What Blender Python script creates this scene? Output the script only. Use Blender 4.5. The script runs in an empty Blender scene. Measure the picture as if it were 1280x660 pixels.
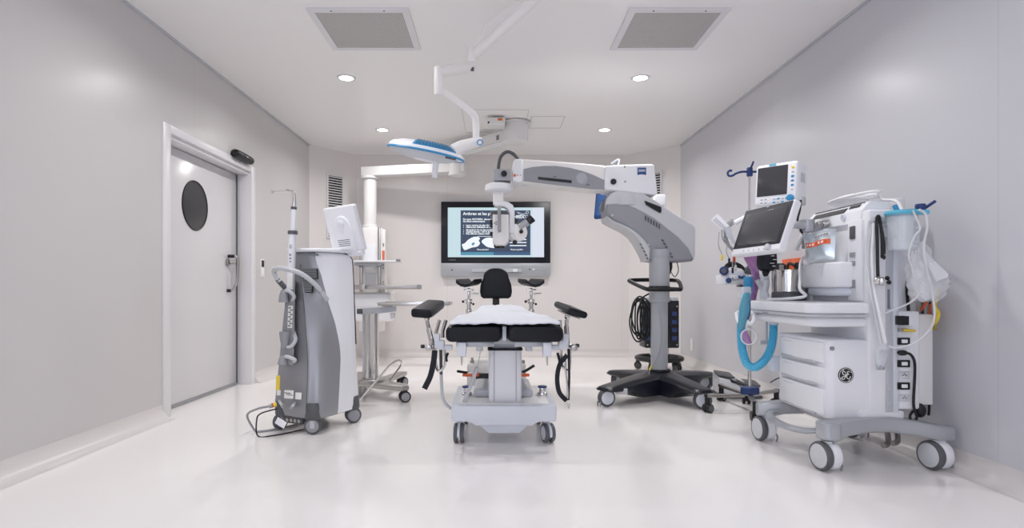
import bpy, bmesh, math, random
from mathutils import Vector, Matrix
random.seed(7)
SC = bpy.context.scene
COL = SC.collection
PI = math.pi
R = math.radians
F, VX, VY, EYE = 730.0, 618.0, 361.5, 1.0      # focal length and vanishing point of the photograph, eye height in metres

def at(px, py, Y):                              # a measured pixel and a depth give a point of the room
    return Vector(((px - VX) * Y / F, Y, EYE - (py - VY) * Y / F))

def floor_depth(py): return EYE * F / (py - VY)

# ------------------------------------------------------------------ materials
def lin(c):
    out = []
    for v in c:
        v = v / 255.0
        out.append(v / 12.92 if v <= 0.04045 else ((v + 0.055) / 1.055) ** 2.4)
    return (*out, 1.0)

def mat(name, rgb, rough=0.5, metal=0.0, var=0.04, scale=6.0, bump=0.0, bscale=200.0, coat=0.0, trans=0.0, ior=1.45,
        alpha=1.0, emit=None, estr=0.0, spec=0.5, aniso=0.0, sheen=0.0):
    m = bpy.data.materials.new(name); m.use_nodes = True
    nt = m.node_tree; N = nt.nodes; L = nt.links
    b = N['Principled BSDF']
    c = lin(rgb)
    tc = N.new('ShaderNodeTexCoord')
    if var > 0:
        nz = N.new('ShaderNodeTexNoise'); nz.inputs['Scale'].default_value = scale; nz.inputs['Detail'].default_value = 3
        L.new(tc.outputs['Object'], nz.inputs['Vector'])
        mx = N.new('ShaderNodeMix'); mx.data_type = 'RGBA'
        mx.inputs[6].default_value = (*[v * (1 - var) for v in c[:3]], 1); mx.inputs[7].default_value = (*[min(1, v * (1 + var)) for v in c[:3]], 1)
        L.new(nz.outputs['Fac'], mx.inputs[0]); L.new(mx.outputs[2], b.inputs['Base Color'])
    else:
        b.inputs['Base Color'].default_value = c
    b.inputs['Roughness'].default_value = rough
    b.inputs['Metallic'].default_value = metal
    b.inputs['IOR'].default_value = ior
    b.inputs['Specular IOR Level'].default_value = spec
    b.inputs['Coat Weight'].default_value = coat
    b.inputs['Coat Roughness'].default_value = 0.08
    b.inputs['Transmission Weight'].default_value = trans
    b.inputs['Alpha'].default_value = alpha
    b.inputs['Sheen Weight'].default_value = sheen
    if emit is not None:
        b.inputs['Emission Color'].default_value = lin(emit); b.inputs['Emission Strength'].default_value = estr
    if bump > 0:
        n2 = N.new('ShaderNodeTexNoise'); n2.inputs['Scale'].default_value = bscale
        L.new(tc.outputs['Object'], n2.inputs['Vector'])
        bp = N.new('ShaderNodeBump'); bp.inputs['Strength'].default_value = bump; bp.inputs['Distance'].default_value = 0.002
        L.new(n2.outputs['Fac'], bp.inputs['Height']); L.new(bp.outputs['Normal'], b.inputs['Normal'])
    return m

def panel_mat(name, rgb, axis, pitch, offset, rough, line=0.88):     # glossy wall sheets with fine vertical seams
    m = mat(name, rgb, rough, var=0.015, scale=1.3, spec=.32)
    nt = m.node_tree; N = nt.nodes; L = nt.links; b = N['Principled BSDF']
    tc = N.new('ShaderNodeNewGeometry'); sp = N.new('ShaderNodeSeparateXYZ')
    L.new(tc.outputs['Position'], sp.inputs[0])
    a = N.new('ShaderNodeMath'); a.operation = 'ADD'; a.inputs[1].default_value = offset
    L.new(sp.outputs[axis], a.inputs[0])
    d = N.new('ShaderNodeMath'); d.operation = 'PINGPONG'; d.inputs[1].default_value = pitch / 2
    L.new(a.outputs[0], d.inputs[0])
    lt = N.new('ShaderNodeMath'); lt.operation = 'LESS_THAN'; lt.inputs[1].default_value = 0.0025
    L.new(d.outputs[0], lt.inputs[0])
    src = b.inputs['Base Color'].links[0].from_socket
    mx = N.new('ShaderNodeMix'); mx.data_type = 'RGBA'
    c = lin(rgb); mx.inputs[7].default_value = (*[v * line for v in c[:3]], 1)
    L.new(lt.outputs[0], mx.inputs[0]); L.new(src, mx.inputs[6]); L.new(mx.outputs[2], b.inputs['Base Color'])
    return m

def perforated_mat(name, rgb, hole, pitch):                          # sheet metal with rows of round holes
    m = mat(name, rgb, 0.5, var=0.0)
    nt = m.node_tree; N = nt.nodes; L = nt.links; b = N['Principled BSDF']
    g = N.new('ShaderNodeNewGeometry'); sp = N.new('ShaderNodeSeparateXYZ'); L.new(g.outputs['Position'], sp.inputs[0])
    def cell(sock, sh=0.0):
        a = N.new('ShaderNodeMath'); a.operation = 'MULTIPLY_ADD'; a.inputs[1].default_value = 1 / pitch; a.inputs[2].default_value = 100 + sh
        L.new(sock, a.inputs[0])
        f = N.new('ShaderNodeMath'); f.operation = 'FRACT'; L.new(a.outputs[0], f.inputs[0])
        s = N.new('ShaderNodeMath'); s.operation = 'SUBTRACT'; s.inputs[1].default_value = 0.5; L.new(f.outputs[0], s.inputs[0])
        q = N.new('ShaderNodeMath'); q.operation = 'POWER'; q.inputs[1].default_value = 2; L.new(s.outputs[0], q.inputs[0])
        return q.outputs[0]
    ad = N.new('ShaderNodeMath'); ad.operation = 'ADD'
    L.new(cell(sp.outputs[0]), ad.inputs[0]); L.new(cell(sp.outputs[1]), ad.inputs[1])
    lt = N.new('ShaderNodeMath'); lt.operation = 'LESS_THAN'; lt.inputs[1].default_value = 0.1
    L.new(ad.outputs[0], lt.inputs[0])
    mx = N.new('ShaderNodeMix'); mx.data_type = 'RGBA'; mx.inputs[6].default_value = lin(rgb); mx.inputs[7].default_value = lin(hole)
    L.new(lt.outputs[0], mx.inputs[0]); L.new(mx.outputs[2], b.inputs['Base Color'])
    return m

def corrugated_mat(name, rgb, trans, ribs):
    m = mat(name, rgb, 0.35, var=0.05, trans=trans, scale=30)
    return m

M = dict(
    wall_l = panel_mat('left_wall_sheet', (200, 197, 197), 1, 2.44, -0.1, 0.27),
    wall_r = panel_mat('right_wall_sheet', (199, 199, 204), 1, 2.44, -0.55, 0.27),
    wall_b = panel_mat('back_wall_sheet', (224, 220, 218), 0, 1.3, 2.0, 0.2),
    ceil = mat('ceiling_paint', (240, 238, 237), 0.32, var=0.012, scale=1.0),
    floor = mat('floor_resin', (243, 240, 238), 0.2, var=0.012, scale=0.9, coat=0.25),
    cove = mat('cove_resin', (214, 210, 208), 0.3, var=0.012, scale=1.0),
    door = mat('door_laminate', (211, 209, 211), 0.2, var=0.01, scale=1.0),
    frame = mat('door_frame_paint', (220, 219, 221), 0.3, var=0.01),
    white = mat('white_plastic', (232, 233, 237), 0.32, var=0.015),
    white2 = mat('warm_white_plastic', (233, 231, 229), 0.35, var=0.015),
    cool = mat('pale_blue_grey_plastic', (212, 216, 224), 0.35, var=0.02),
    offw = mat('off_white_paint', (224, 223, 222), 0.35, var=0.015),
    lgrey = mat('light_grey_plastic', (188, 190, 195), 0.4, var=0.02),
    mgrey = mat('mid_grey_plastic', (148, 149, 153), 0.42, var=0.03),
    dgrey = mat('dark_grey_plastic', (86, 87, 91), 0.45, var=0.03),
    steelgrey = mat('silver_lacquer', (176, 179, 184), 0.35, metal=0.35, var=0.02),
    laser_grey = mat('graphite_lacquer', (150, 151, 155), 0.34, metal=0.25, var=0.02),
    scope_grey = mat('scope_grey_lacquer', (168, 170, 176), 0.38, var=0.015),
    scope_light = mat('scope_light_lacquer', (194, 195, 200), 0.38, var=0.015),
    scope_mid = mat('scope_mid_grey', (146, 147, 153), 0.42, var=0.015),
    chrome = mat('polished_steel', (215, 213, 210), 0.14, metal=1.0, var=0.02),
    steel = mat('brushed_steel', (178, 175, 172), 0.32, metal=1.0, var=0.05, scale=40),
    black = mat('black_plastic', (18, 19, 23), 0.4, var=0.05),
    navyblack = mat('navy_black_lacquer', (20, 23, 33), 0.32, var=0.05),
    vinyl = mat('black_vinyl', (15, 17, 25), 0.45, var=0.06, scale=20, bump=0.15, bscale=300, spec=.35),
    rubber = mat('black_rubber', (34, 34, 37), 0.6, var=0.05),
    cuffblack = mat('black_nylon', (26, 28, 36), 0.75, var=0.08, bump=0.3, bscale=400),
    tyre = mat('grey_tyre', (92, 93, 97), 0.55, var=0.03),
    hub = mat('pale_grey_hub', (200, 202, 206), 0.4, var=0.02),
    sheet = mat('white_cotton_sheet', (208, 211, 219), 0.85, var=0.02, bump=0.35, bscale=90, sheen=0.2),
    blue = mat('signal_blue', (52, 140, 190), 0.4, var=0.04),
    teal = mat('teal_rubber', (86, 152, 174), 0.4, var=0.05),
    paleblue = mat('pale_blue_plastic', (98, 186, 214), 0.4, var=0.04),
    navy = mat('navy_plastic', (38, 58, 110), 0.4, var=0.05),
    logo_blue = mat('logo_blue', (32, 72, 132), 0.4, var=0.0),
    orange = mat('orange_plastic', (222, 106, 66), 0.45, var=0.04),
    red = mat('red_plastic', (205, 62, 44), 0.45, var=0.04),
    yellow = mat('yellow_plastic', (226, 200, 70), 0.5, var=0.04),
    purple = mat('violet_corrugated_plastic', (172, 128, 176), 0.4, var=0.05, scale=40),
    hose_blue = mat('blue_corrugated_plastic', (84, 178, 214), 0.35, var=0.05, scale=40),
    clear = mat('clear_plastic', (232, 238, 242), 0.08, var=0.0, alpha=0.28),
    cloudy = mat('cloudy_plastic', (222, 226, 232), 0.3, var=0.03, alpha=0.72),
    tube_white = mat('milky_tubing', (228, 230, 233), 0.3, var=0.02, alpha=0.78),
    foil = mat('silver_foil', (206, 216, 222), 0.28, metal=0.75, var=0.12, scale=25, bump=0.5, bscale=40),
    smoked = mat('smoked_glass', (64, 64, 66), 0.12, var=0.03),
    screen = mat('dark_screen', (62, 62, 66), 0.22, var=0.02),
    lens = mat('lamp_lens', (255, 252, 246), 0.3, var=0.0, emit=(255, 250, 242), estr=9.0),
    perf = perforated_mat('perforated_sheet', (196, 194, 192), (116, 114, 112), 0.0125),
    dark = mat('duct_dark', (24, 24, 28), 0.8, var=0.05),
    ink = mat('grey_print', (120, 122, 128), 0.6, var=0.0),
    inkdark = mat('dark_print', (38, 40, 46), 0.6, var=0.0),
    label = mat('white_label', (230, 229, 225), 0.6, var=0.02),
    wire = mat('black_cable', (26, 27, 31), 0.5, var=0.04),
    greywire = mat('grey_cable', (160, 160, 163), 0.45, var=0.03),
    whitewire = mat('white_cable', (232, 232, 234), 0.4, var=0.02),
)

# ------------------------------------------------------------------ mesh builder
def catmull(pts, n=8, closed=False):
    P = [Vector(p) for p in pts]; out = []
    cnt = len(P)
    segs = cnt if closed else cnt - 1
    for i in range(segs):
        p1, p2 = P[i], P[(i + 1) % cnt]
        p0 = P[i - 1] if (closed or i > 0) else p1 + (p1 - p2)
        p3 = P[(i + 2) % cnt] if (closed or i + 2 < cnt) else p2 + (p2 - p1)
        for k in range(n):
            t = k / n
            out.append(0.5 * ((2 * p1) + (p2 - p0) * t + (2 * p0 - 5 * p1 + 4 * p2 - p3) * t * t + (3 * p1 - p0 - 3 * p2 + p3) * t ** 3))
    if not closed: out.append(P[-1].copy())
    return out

def rrect(w, h, r, n=5):                        # rounded rectangle outline, centred
    out = []
    r = min(r, w / 2 - 1e-5, h / 2 - 1e-5)
    for cx, cy, a0 in ((w / 2 - r, h / 2 - r, 0), (-w / 2 + r, h / 2 - r, 90), (-w / 2 + r, -h / 2 + r, 180), (w / 2 - r, -h / 2 + r, 270)):
        for k in range(n + 1):
            a = R(a0 + 90 * k / n); out.append((cx + r * math.cos(a), cy + r * math.sin(a)))
    return out

def frame_to(z, up=(0, 0, 1)):                  # rotation whose local z points along z
    z = Vector(z).normalized(); u = Vector(up)
    if abs(z.dot(u)) > 0.99: u = Vector((0, 1, 0))
    x = u.cross(z).normalized(); y = z.cross(x)
    return Matrix((x, y, z)).transposed().to_4x4()

class MB:
    def __init__(s, frame=None): s.v = []; s.f = []; s.F = frame or Matrix.Identity(4)
    def raw(s, verts, faces, Mx=None):
        T = s.F @ Mx if Mx is not None else s.F
        o = len(s.v); s.v += [T @ Vector(v) for v in verts]; s.f += [[i + o for i in f] for f in faces]; return s
    def bm(s, b, Mx=None):
        b.verts.index_update(); s.raw([v.co.copy() for v in b.verts], [[v.index for v in f.verts] for f in b.faces], Mx); b.free(); return s
    def box(s, c, size, bev=0.0, seg=2, rot=None):
        b = bmesh.new(); bmesh.ops.create_cube(b, size=1.0)
        for v in b.verts: v.co = Vector((v.co.x * size[0], v.co.y * size[1], v.co.z * size[2]))
        if bev > 0: bmesh.ops.bevel(b, geom=b.edges[:], offset=min(bev, min(size) * 0.49), segments=seg, profile=0.5, affect='EDGES')
        Mx = Matrix.Translation(Vector(c)) @ (rot if rot is not None else Matrix.Identity(4))
        return s.bm(b, Mx)
    def span(s, x0, x1, y0, y1, z0, z1, bev=0.0, seg=2):
        return s.box(((x0 + x1) / 2, (y0 + y1) / 2, (z0 + z1) / 2), (abs(x1 - x0), abs(y1 - y0), abs(z1 - z0)), bev, seg)
    def loft(s, rings, caps=True, closed=False):
        n = len(rings[0]); v = [p for r in rings for p in r]; f = []
        m = len(rings)
        for i in range(m if closed else m - 1):
            for k in range(n):
                a, b = i * n + k, i * n + (k + 1) % n; c, d = ((i + 1) % m) * n + (k + 1) % n, ((i + 1) % m) * n + k
                f.append([a, b, c, d])
        if caps and not closed: f.append(list(range(n))[::-1]); f.append([(m - 1) * n + k for k in range(n)])
        return s.raw(v, f)
    def strip(s, rows):                         # open surface from rows of points
        n = len(rows[0]); v = [p for r in rows for p in r]; f = []
        for i in range(len(rows) - 1):
            for k in range(n - 1): f.append([i * n + k, i * n + k + 1, (i + 1) * n + k + 1, (i + 1) * n + k])
        return s.raw(v, f)
    def cyl(s, p0, p1, r0, r1=None, seg=24, bev=0.0):
        p0, p1 = Vector(p0), Vector(p1); r1 = r0 if r1 is None else r1
        h = (p1 - p0).length; Mx = Matrix.Translation(p0) @ frame_to(p1 - p0)
        prof = [(r0, 0), (r1, h)] if bev <= 0 else [(r0 - bev, 0), (r0 - bev * .3, bev * .3), (r0, bev), (r1, h - bev), (r1 - bev * .3, h - bev * .3), (r1 - bev, h)]
        return s.lathe(prof, Mx, seg)
    def lathe(s, prof, Mx=None, seg=28, caps=True):
        v = []; f = []
        for r, z in prof:
            for k in range(seg):
                a = 2 * PI * k / seg; v.append(Vector((r * math.cos(a), r * math.sin(a), z)))
        m = len(prof)
        for i in range(m - 1):
            for k in range(seg): f.append([i * seg + k, i * seg + (k + 1) % seg, (i + 1) * seg + (k + 1) % seg, (i + 1) * seg + k])
        if caps:
            f.append(list(range(seg))[::-1]); f.append([(m - 1) * seg + k for k in range(seg)])
        return s.raw(v, f, Mx)
    def tube(s, pts, r, seg=10, n=8, closed=False, smooth=True, rr=None, flat=None):
        P = catmull(pts, n, closed) if smooth else [Vector(p) for p in pts]
        rings = []; m = len(P); prev = None
        for i, p in enumerate(P):
            a = P[(i - 1) % m] if (closed or i > 0) else P[i]; b = P[(i + 1) % m] if (closed or i < m - 1) else P[i]
            t = (b - a).normalized()
            if prev is None:
                u = Vector((0, 0, 1)) if abs(t.z) < 0.9 else Vector((1, 0, 0)); x = u.cross(t).normalized()
            else:
                x = (prev - t * prev.dot(t)).normalized()
            prev = x; y = t.cross(x)
            rad = rr(i / max(1, m - 1)) if rr else r
            fl = flat or (1, 1)
            rings.append([p + x * (rad * fl[0] * math.cos(2 * PI * k / seg)) + y * (rad * fl[1] * math.sin(2 * PI * k / seg)) for k in range(seg)])
        return s.loft(rings, not closed, closed)
    def ribbed(s, pts, r, pitch, depth=0.12, seg=14):                 # corrugated hose
        P = catmull(pts, 24); L = [0]
        for a, b in zip(P, P[1:]): L.append(L[-1] + (b - a).length)
        nst = max(8, int(L[-1] / pitch * 4)); Q = []; j = 0
        for i in range(nst + 1):
            d = L[-1] * i / nst
            while j < len(L) - 2 and L[j + 1] < d: j += 1
            t = (d - L[j]) / max(1e-9, L[j + 1] - L[j]); Q.append(P[j].lerp(P[j + 1], t))
        cnt = len(Q)
        return s.tube(Q, r, seg, smooth=False, rr=lambda t: r * (1 + depth * math.sin(t * (cnt - 1) * PI / 2)))
    def prism(s, out, Mx, depth, bev=0.0, seg=2):                     # outline in local xy, thickness along local z from 0 to depth
        b = bmesh.new(); vs = [b.verts.new((p[0], p[1], 0)) for p in out]; fc = b.faces.new(vs)
        r = bmesh.ops.extrude_face_region(b, geom=[fc]); top = [g for g in r['geom'] if isinstance(g, bmesh.types.BMVert)]
        for v in top: v.co.z += depth
        bmesh.ops.recalc_face_normals(b, faces=b.faces[:])
        if bev > 0:
            e = [e for e in b.edges if abs(e.verts[0].co.z - e.verts[1].co.z) < 1e-7]
            bmesh.ops.bevel(b, geom=e, offset=min(bev, abs(depth) * .49), segments=seg, profile=0.5, affect='EDGES')
        return s.bm(b, Mx)
    def ball(s, c, r, seg=20, Mx=None):
        rad = (r, r, r) if not hasattr(r, '__len__') else r
        b = bmesh.new(); bmesh.ops.create_uvsphere(b, u_segments=seg, v_segments=max(8, seg * 2 // 3), radius=1)
        for v in b.verts: v.co = Vector((v.co.x * rad[0], v.co.y * rad[1], v.co.z * rad[2]))
        return s.bm(b, Matrix.Translation(Vector(c)) @ (Mx if Mx is not None else Matrix.Identity(4)))
    def text(s, txt, Mx, size, depth=0.0008, align='CENTER', bold=0.0, sx=1.0):
        cu = bpy.data.curves.new('lettering', 'FONT'); cu.body = txt; cu.size = size; cu.extrude = depth; cu.align_x = align; cu.align_y = 'CENTER'
        cu.offset = bold; cu.resolution_u = 2
        o = bpy.data.objects.new('lettering', cu); COL.objects.link(o)
        me = bpy.data.meshes.new_from_object(o)
        s.raw([Vector((v.co.x * sx, v.co.y, v.co.z)) for v in me.vertices], [list(p.vertices) for p in me.polygons], Mx)
        bpy.data.objects.remove(o); bpy.data.curves.remove(cu); bpy.data.meshes.remove(me); return s
    def build(s, name, material, parent=None, sharp=32, mods=None, label=None):
        me = bpy.data.meshes.new(name)
        lo = Vector([min(v[i] for v in s.v) for i in range(3)]); hi = Vector([max(v[i] for v in s.v) for i in range(3)])
        c = (lo + hi) / 2
        if parent is None: c = Vector((c.x, c.y, lo.z))
        me.from_pydata([v - c for v in s.v], [], s.f); me.validate()
        b = bmesh.new(); b.from_mesh(me); bmesh.ops.recalc_face_normals(b, faces=b.faces[:]); b.to_mesh(me); b.free()
        me.materials.append(material if not isinstance(material, str) else M[material])
        me.shade_smooth(); me.set_sharp_from_angle(angle=R(sharp))
        o = bpy.data.objects.new(name, me); COL.objects.link(o)
        if parent is not None:
            o.parent = parent; o.location = c - WL[parent.name]
        else: o.location = c
        WL[o.name] = c
        if label: o['label'] = label
        return o

WL = {}
def thing(name, loc, label, cat, group=None):
    o = bpy.data.objects.new(name, None); COL.objects.link(o); o.empty_display_size = 0.1
    o.location = loc; WL[o.name] = Vector(loc); o['label'] = label; o['category'] = cat
    if group: o['group'] = group
    return o
def tag(o, label, cat, group=None):
    o['label'] = label; o['category'] = cat
    if group: o['group'] = group
    return o
def struct(o): o['kind'] = 'structure'; return o

def YZ(x):      # local x -> world y, local y -> world z, local z -> world x, at world x
    return Matrix(((0, 0, 1, x), (1, 0, 0, 0), (0, 1, 0, 0), (0, 0, 0, 1)))
def XZ(y):      # local x -> world x, local y -> world z, local z -> world -y (towards the camera)
    return Matrix(((1, 0, 0, 0), (0, 0, -1, y), (0, 1, 0, 0), (0, 0, 0, 1)))
def XY(z):
    return Matrix.Translation((0, 0, z))
def T(*a): return Matrix.Translation(Vector(a))
def RZ(d): return Matrix.Rotation(R(d), 4, 'Z')
def RX(d): return Matrix.Rotation(R(d), 4, 'X')
def RY(d): return Matrix.Rotation(R(d), 4, 'Y')
EXPOSURE = 0.09
LEFT_FILL_STRENGTH = 0.9  # glow of the added window in the left wall
REAR_FILL_STRENGTH = 3.5  # glow of the added window in the rear wall
# ------------------------------------------------------------------ the room
XL, XR, YB, YR, HC = -2.56, 2.58, 8.69, -2.4, 3.0
CLX, CLY, CRX, CRY = -2.05, 8.07, 2.0, 8.09
D0, D1, DZ, DX = 4.60, 6.14, 2.235, -2.70           # door recess

struct(MB().span(XL - .3, XR + .2, YR - .2, YB + .2, -0.1, 0.0).build('floor', 'floor'))
ceiling = struct(MB().span(XL - .3, XR + .2, YR - .2, YB + .2, HC, HC + 0.1).build('ceiling', 'ceil'))
wl = MB()
WN = (-2.0, -.2, .95, 2.45)                          # added unseen window beside the camera, cool fill for the right wall
wl.span(XL - .25, XL, YR, WN[0], 0, HC).span(XL - .25, XL, WN[1], D0, 0, HC).span(XL - .25, XL, WN[0], WN[1], 0, WN[2]).span(XL - .25, XL, WN[0], WN[1], WN[3], HC)
wl.span(XL - .25, XL, D1, CLY, 0, HC).span(XL - .25, XL, D0, D1, DZ, HC).span(XL - .25, DX - .06, D0, D1, 0, DZ)
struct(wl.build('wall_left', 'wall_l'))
wf = MB(); a0, a1, b0, b1 = WN
wf.span(XL - .12, XL + .01, a0, a0 + .06, b0, b1).span(XL - .12, XL + .01, a1 - .06, a1, b0, b1).span(XL - .12, XL + .01, a0 + .06, a1 - .06, b0, b0 + .06).span(XL - .12, XL + .01, a0 + .06, a1 - .06, b1 - .06, b1).span(XL - .11, XL - .02, -1.13, -1.07, b0 + .06, b1 - .06)
wf = struct(wf.build('window_1', 'frame'))
M['daylight'] = mat('frosted_daylit_glass', (230, 236, 245), 0.5, var=0.0, emit=(205, 222, 255), estr=LEFT_FILL_STRENGTH)  # glowing pane added as cool side fill
MB().span(XL - .09, XL - .08, a0 + .03, a1 - .03, b0 + .03, b1 - .03).build('frosted_pane', 'daylight', wf)
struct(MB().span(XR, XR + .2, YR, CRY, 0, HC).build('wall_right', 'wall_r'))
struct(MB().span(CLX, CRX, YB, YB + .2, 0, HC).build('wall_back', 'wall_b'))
RW = (-2.35, .9, .85, 2.6)                           # added unseen window behind the camera, its pane glows as front fill
rw = MB(); a0, a1, b0, b1 = RW
rw.span(XL - .25, a0, YR - .2, YR, 0, HC).span(a1, XR + .2, YR - .2, YR, 0, HC).span(a0, a1, YR - .2, YR, 0, b0).span(a0, a1, YR - .2, YR, b1, HC)
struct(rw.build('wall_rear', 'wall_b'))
wf = MB(); wf.span(a0, a0 + .06, YR - .12, YR + .01, b0, b1).span(a1 - .06, a1, YR - .12, YR + .01, b0, b1).span(a0 + .06, a1 - .06, YR - .12, YR + .01, b0, b0 + .06).span(a0 + .06, a1 - .06, YR - .12, YR + .01, b1 - .06, b1)
for x in (-1.28, -.22): wf.span(x - .03, x + .03, YR - .11, YR - .02, b0 + .06, b1 - .06)
wf = struct(wf.build('window_2', 'frame'))
M['daylight_rear'] = mat('daylit_pane', (230, 236, 245), 0.5, var=0.0, emit=(232, 237, 252), estr=REAR_FILL_STRENGTH)  # glowing pane added to light the fronts of the equipment
MB().span(a0 + .03, a1 - .03, YR - .09, YR - .08, b0 + .03, b1 - .03).build('frosted_pane', 'daylight_rear', wf)
def chamfer(p, q, name):
    d = (Vector(q) - Vector(p)).normalized(); n = Vector((-d.y, d.x)) if p[0] < 0 else Vector((d.y, -d.x))
    a, b = Vector(p), Vector(q); m = MB()
    o = [a, b, b + n * .2, a + n * .2]
    m.prism([(v.x, v.y) for v in o], XY(0), HC)
    return struct(m.build(name, 'wall_b'))
chamfer((XL, CLY), (CLX, YB), 'wall_back_left'); chamfer((XR, CRY), (CRX, YB), 'wall_back_right')

# coved skirting: the floor resin sweeps up the walls
def cove(a, b, n, name, h=0.11, r=0.1):
    a, b, n = Vector(a), Vector(b), Vector(n).normalized(); rows = []
    prof = [(0.0, h), (0.001, h)] + [(0.001 + r - r * math.cos(t), r - r * math.sin(t)) for t in [k * PI / 2 / 8 for k in range(9)]] + [(0.001 + r, 0.0)]
    for p in (a, b): rows.append([Vector((p.x + n.x * u, p.y + n.y * u, max(v, 0.0008))) for u, v in prof])
    for rw_, p in zip(rows, (a, b)): rw_.append(Vector((p.x, p.y, .0008)))
    struct(MB().loft(rows).build(name, 'cove'))
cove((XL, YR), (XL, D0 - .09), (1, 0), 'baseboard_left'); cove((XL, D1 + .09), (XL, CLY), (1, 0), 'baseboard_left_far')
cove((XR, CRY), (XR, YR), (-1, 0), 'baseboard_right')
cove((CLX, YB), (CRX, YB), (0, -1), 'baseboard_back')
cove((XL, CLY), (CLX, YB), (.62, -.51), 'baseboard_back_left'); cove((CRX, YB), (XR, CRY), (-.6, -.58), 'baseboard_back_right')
# shadow gap where the walls meet the ceiling
g = MB(); g.span(XL, XL + .012, YR, CLY, HC - .02, HC); struct(g.build('trim_1', 'lgrey'))
g = MB(); g.span(XR - .012, XR, YR, CRY, HC - .02, HC); struct(g.build('trim_2', 'lgrey'))

# door frame (architrave, head and far jamb)
fr = MB()
fr.span(DX - .02, XL + .012, D0 - .1, D0 + .004, 0, DZ + .06, .004)
fr.span(DX - .02, XL + .012, D1 - .004, D1 + .09, 0, DZ + .06, .004)
fr.span(DX - .02, XL + .010, D0 + .003, D1 - .003, DZ - .004, DZ + .06, .003)
fr.span(DX - .03, XL - .02, D0, D1, DZ - .035, DZ, .003)
struct(fr.build('trim_3', 'frame'))
dr = struct(MB().span(DX - .05, DX, D0, D1 - .035, 0.03, DZ - .04, .003).build('door_1', 'door'))
MB().span(DX - .05, DX + .004, D1 - .037, D1 - .012, 0.02, DZ - .04).build('edge_seal', 'dgrey', dr)
MB().span(DX - .04, DX + .004, D0, D1 - .035, 0.003, 0.03).build('bottom_seal', 'mgrey', dr)
wc = at(243.7, 257, DX * F / (243.7 - VX)); wr = 0.218
w = MB().tube([Vector((DX + .002, wc.y + wr * math.cos(a), wc.z + wr * math.sin(a))) for a in [2 * PI * k / 48 for k in range(48)]], .008, 8, n=1, closed=True, smooth=False).build('porthole_rim', 'black', dr)
MB().cyl((DX - .002, wc.y, wc.z), (DX + .003, wc.y, wc.z), wr, seg=48).build('porthole_glass', 'smoked', dr)
hy = 5.93
h = MB()
h.tube([(DX + .055, hy, 1.335), (DX + .055, hy + .02, 1.335), (DX + .075, hy + .045, 1.31), (DX + .075, hy + .045, 1.2), (DX + .07, hy + .035, 1.08), (DX + .05, hy, 1.0), (DX + .03, hy - .02, .985)], .013, 10)
h.cyl((DX, hy - .03, 1.27), (DX + .02, hy - .03, 1.27), .036, bev=.004); h.cyl((DX + .02, hy - .03, 1.27), (DX + .06, hy + .02, 1.27), .016)
h = h.build('door_handle', 'steel', dr)
MB().cyl((DX, hy - .005, 1.335), (DX + .056, hy, 1.335), .016).cyl((DX, hy - .025, .985), (DX + .032, hy - .02, .985), .017).build('handle_end', 'rubber', h)

# door sensor, switch, socket
s = MB(); n0 = Vector((XL + .035, 5.66, 2.325)); n1 = Vector((XL + .035, 6.06, 2.325))
s.tube([n0, n0 + Vector((0, .004, 0)), n0 + Vector((0, .02, 0)), n0 + Vector((0, .06, 0)), n1 - Vector((0, .06, 0)), n1 - Vector((0, .02, 0)), n1 - Vector((0, .004, 0)), n1], .05, 18, smooth=False,
       rr=lambda t: .048 * [.35, .6, .9, 1, 1, .9, .6, .35][round(t * 7)], flat=(1, .9))
ds = thing('door_sensor', (XL, 5.86, 2.28), 'black pill-shaped motion sensor fixed above the white sliding door', 'sensor')
s.build('housing', 'black', ds)
MB().span(XL, XL + .03, 5.72, 6.0, 2.30, 2.35).build('bracket', 'dgrey', ds)
MB().ball((XL + .081, 5.86, 2.325), (.004, .03, .008)).build('sensor_lens', 'mgrey', ds)
sw = thing('wall_switch', (XL, 6.43, 1.1), 'white wall switch with small dark display beside the sliding door', 'switch')
MB().span(XL, XL + .01, 6.38, 6.48, 1.13, 1.33, .003).build('back_plate', 'white2', sw)
MB().span(XL + .01, XL + .014, 6.395, 6.465, 1.245, 1.318, .002).build('display', 'black', sw)
MB().span(XL + .01, XL + .015, 6.395, 6.465, 1.14, 1.228, .003).build('rocker', 'white', sw)

# ceiling supply vents
def ceiling_vent(x0, x1, y0, y1, label):
    v = thing('ceiling_vent', ((x0 + x1) / 2, (y0 + y1) / 2, HC), label, 'vent', 'perforated ceiling vents')
    b = .05
    o, i = [(x0 - b, y0 - b), (x1 + b, y0 - b), (x1 + b, y1 + b), (x0 - b, y1 + b)], [(x0, y0), (x1, y0), (x1, y1), (x0, y1)]
    m = MB()
    for k in range(4):
        j = (k + 1) % 4
        m.prism([o[k], o[j], i[j], i[k]], XY(HC - .018), .018)
    m.build('vent_frame', 'frame', v)
    MB().span(x0, x1, y0, y1, HC - .012, HC - .004).build('perforated_plate', 'perf', v)
    for u in (.2, .8): MB().cyl((x0 + (x1 - x0) * u, y0 - b * .6, HC - .021), (x0 + (x1 - x0) * u, y0 - b * .6, HC - .017), .006).build('fixing_screw', 'dgrey', v)
ceiling_vent(-1.29, -.66, 4.19, 4.80, 'square perforated ceiling vent on the door side of the room')
ceiling_vent(1.01, 1.63, 4.19, 4.80, 'square perforated ceiling vent above the anaesthesia machine side')

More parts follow.
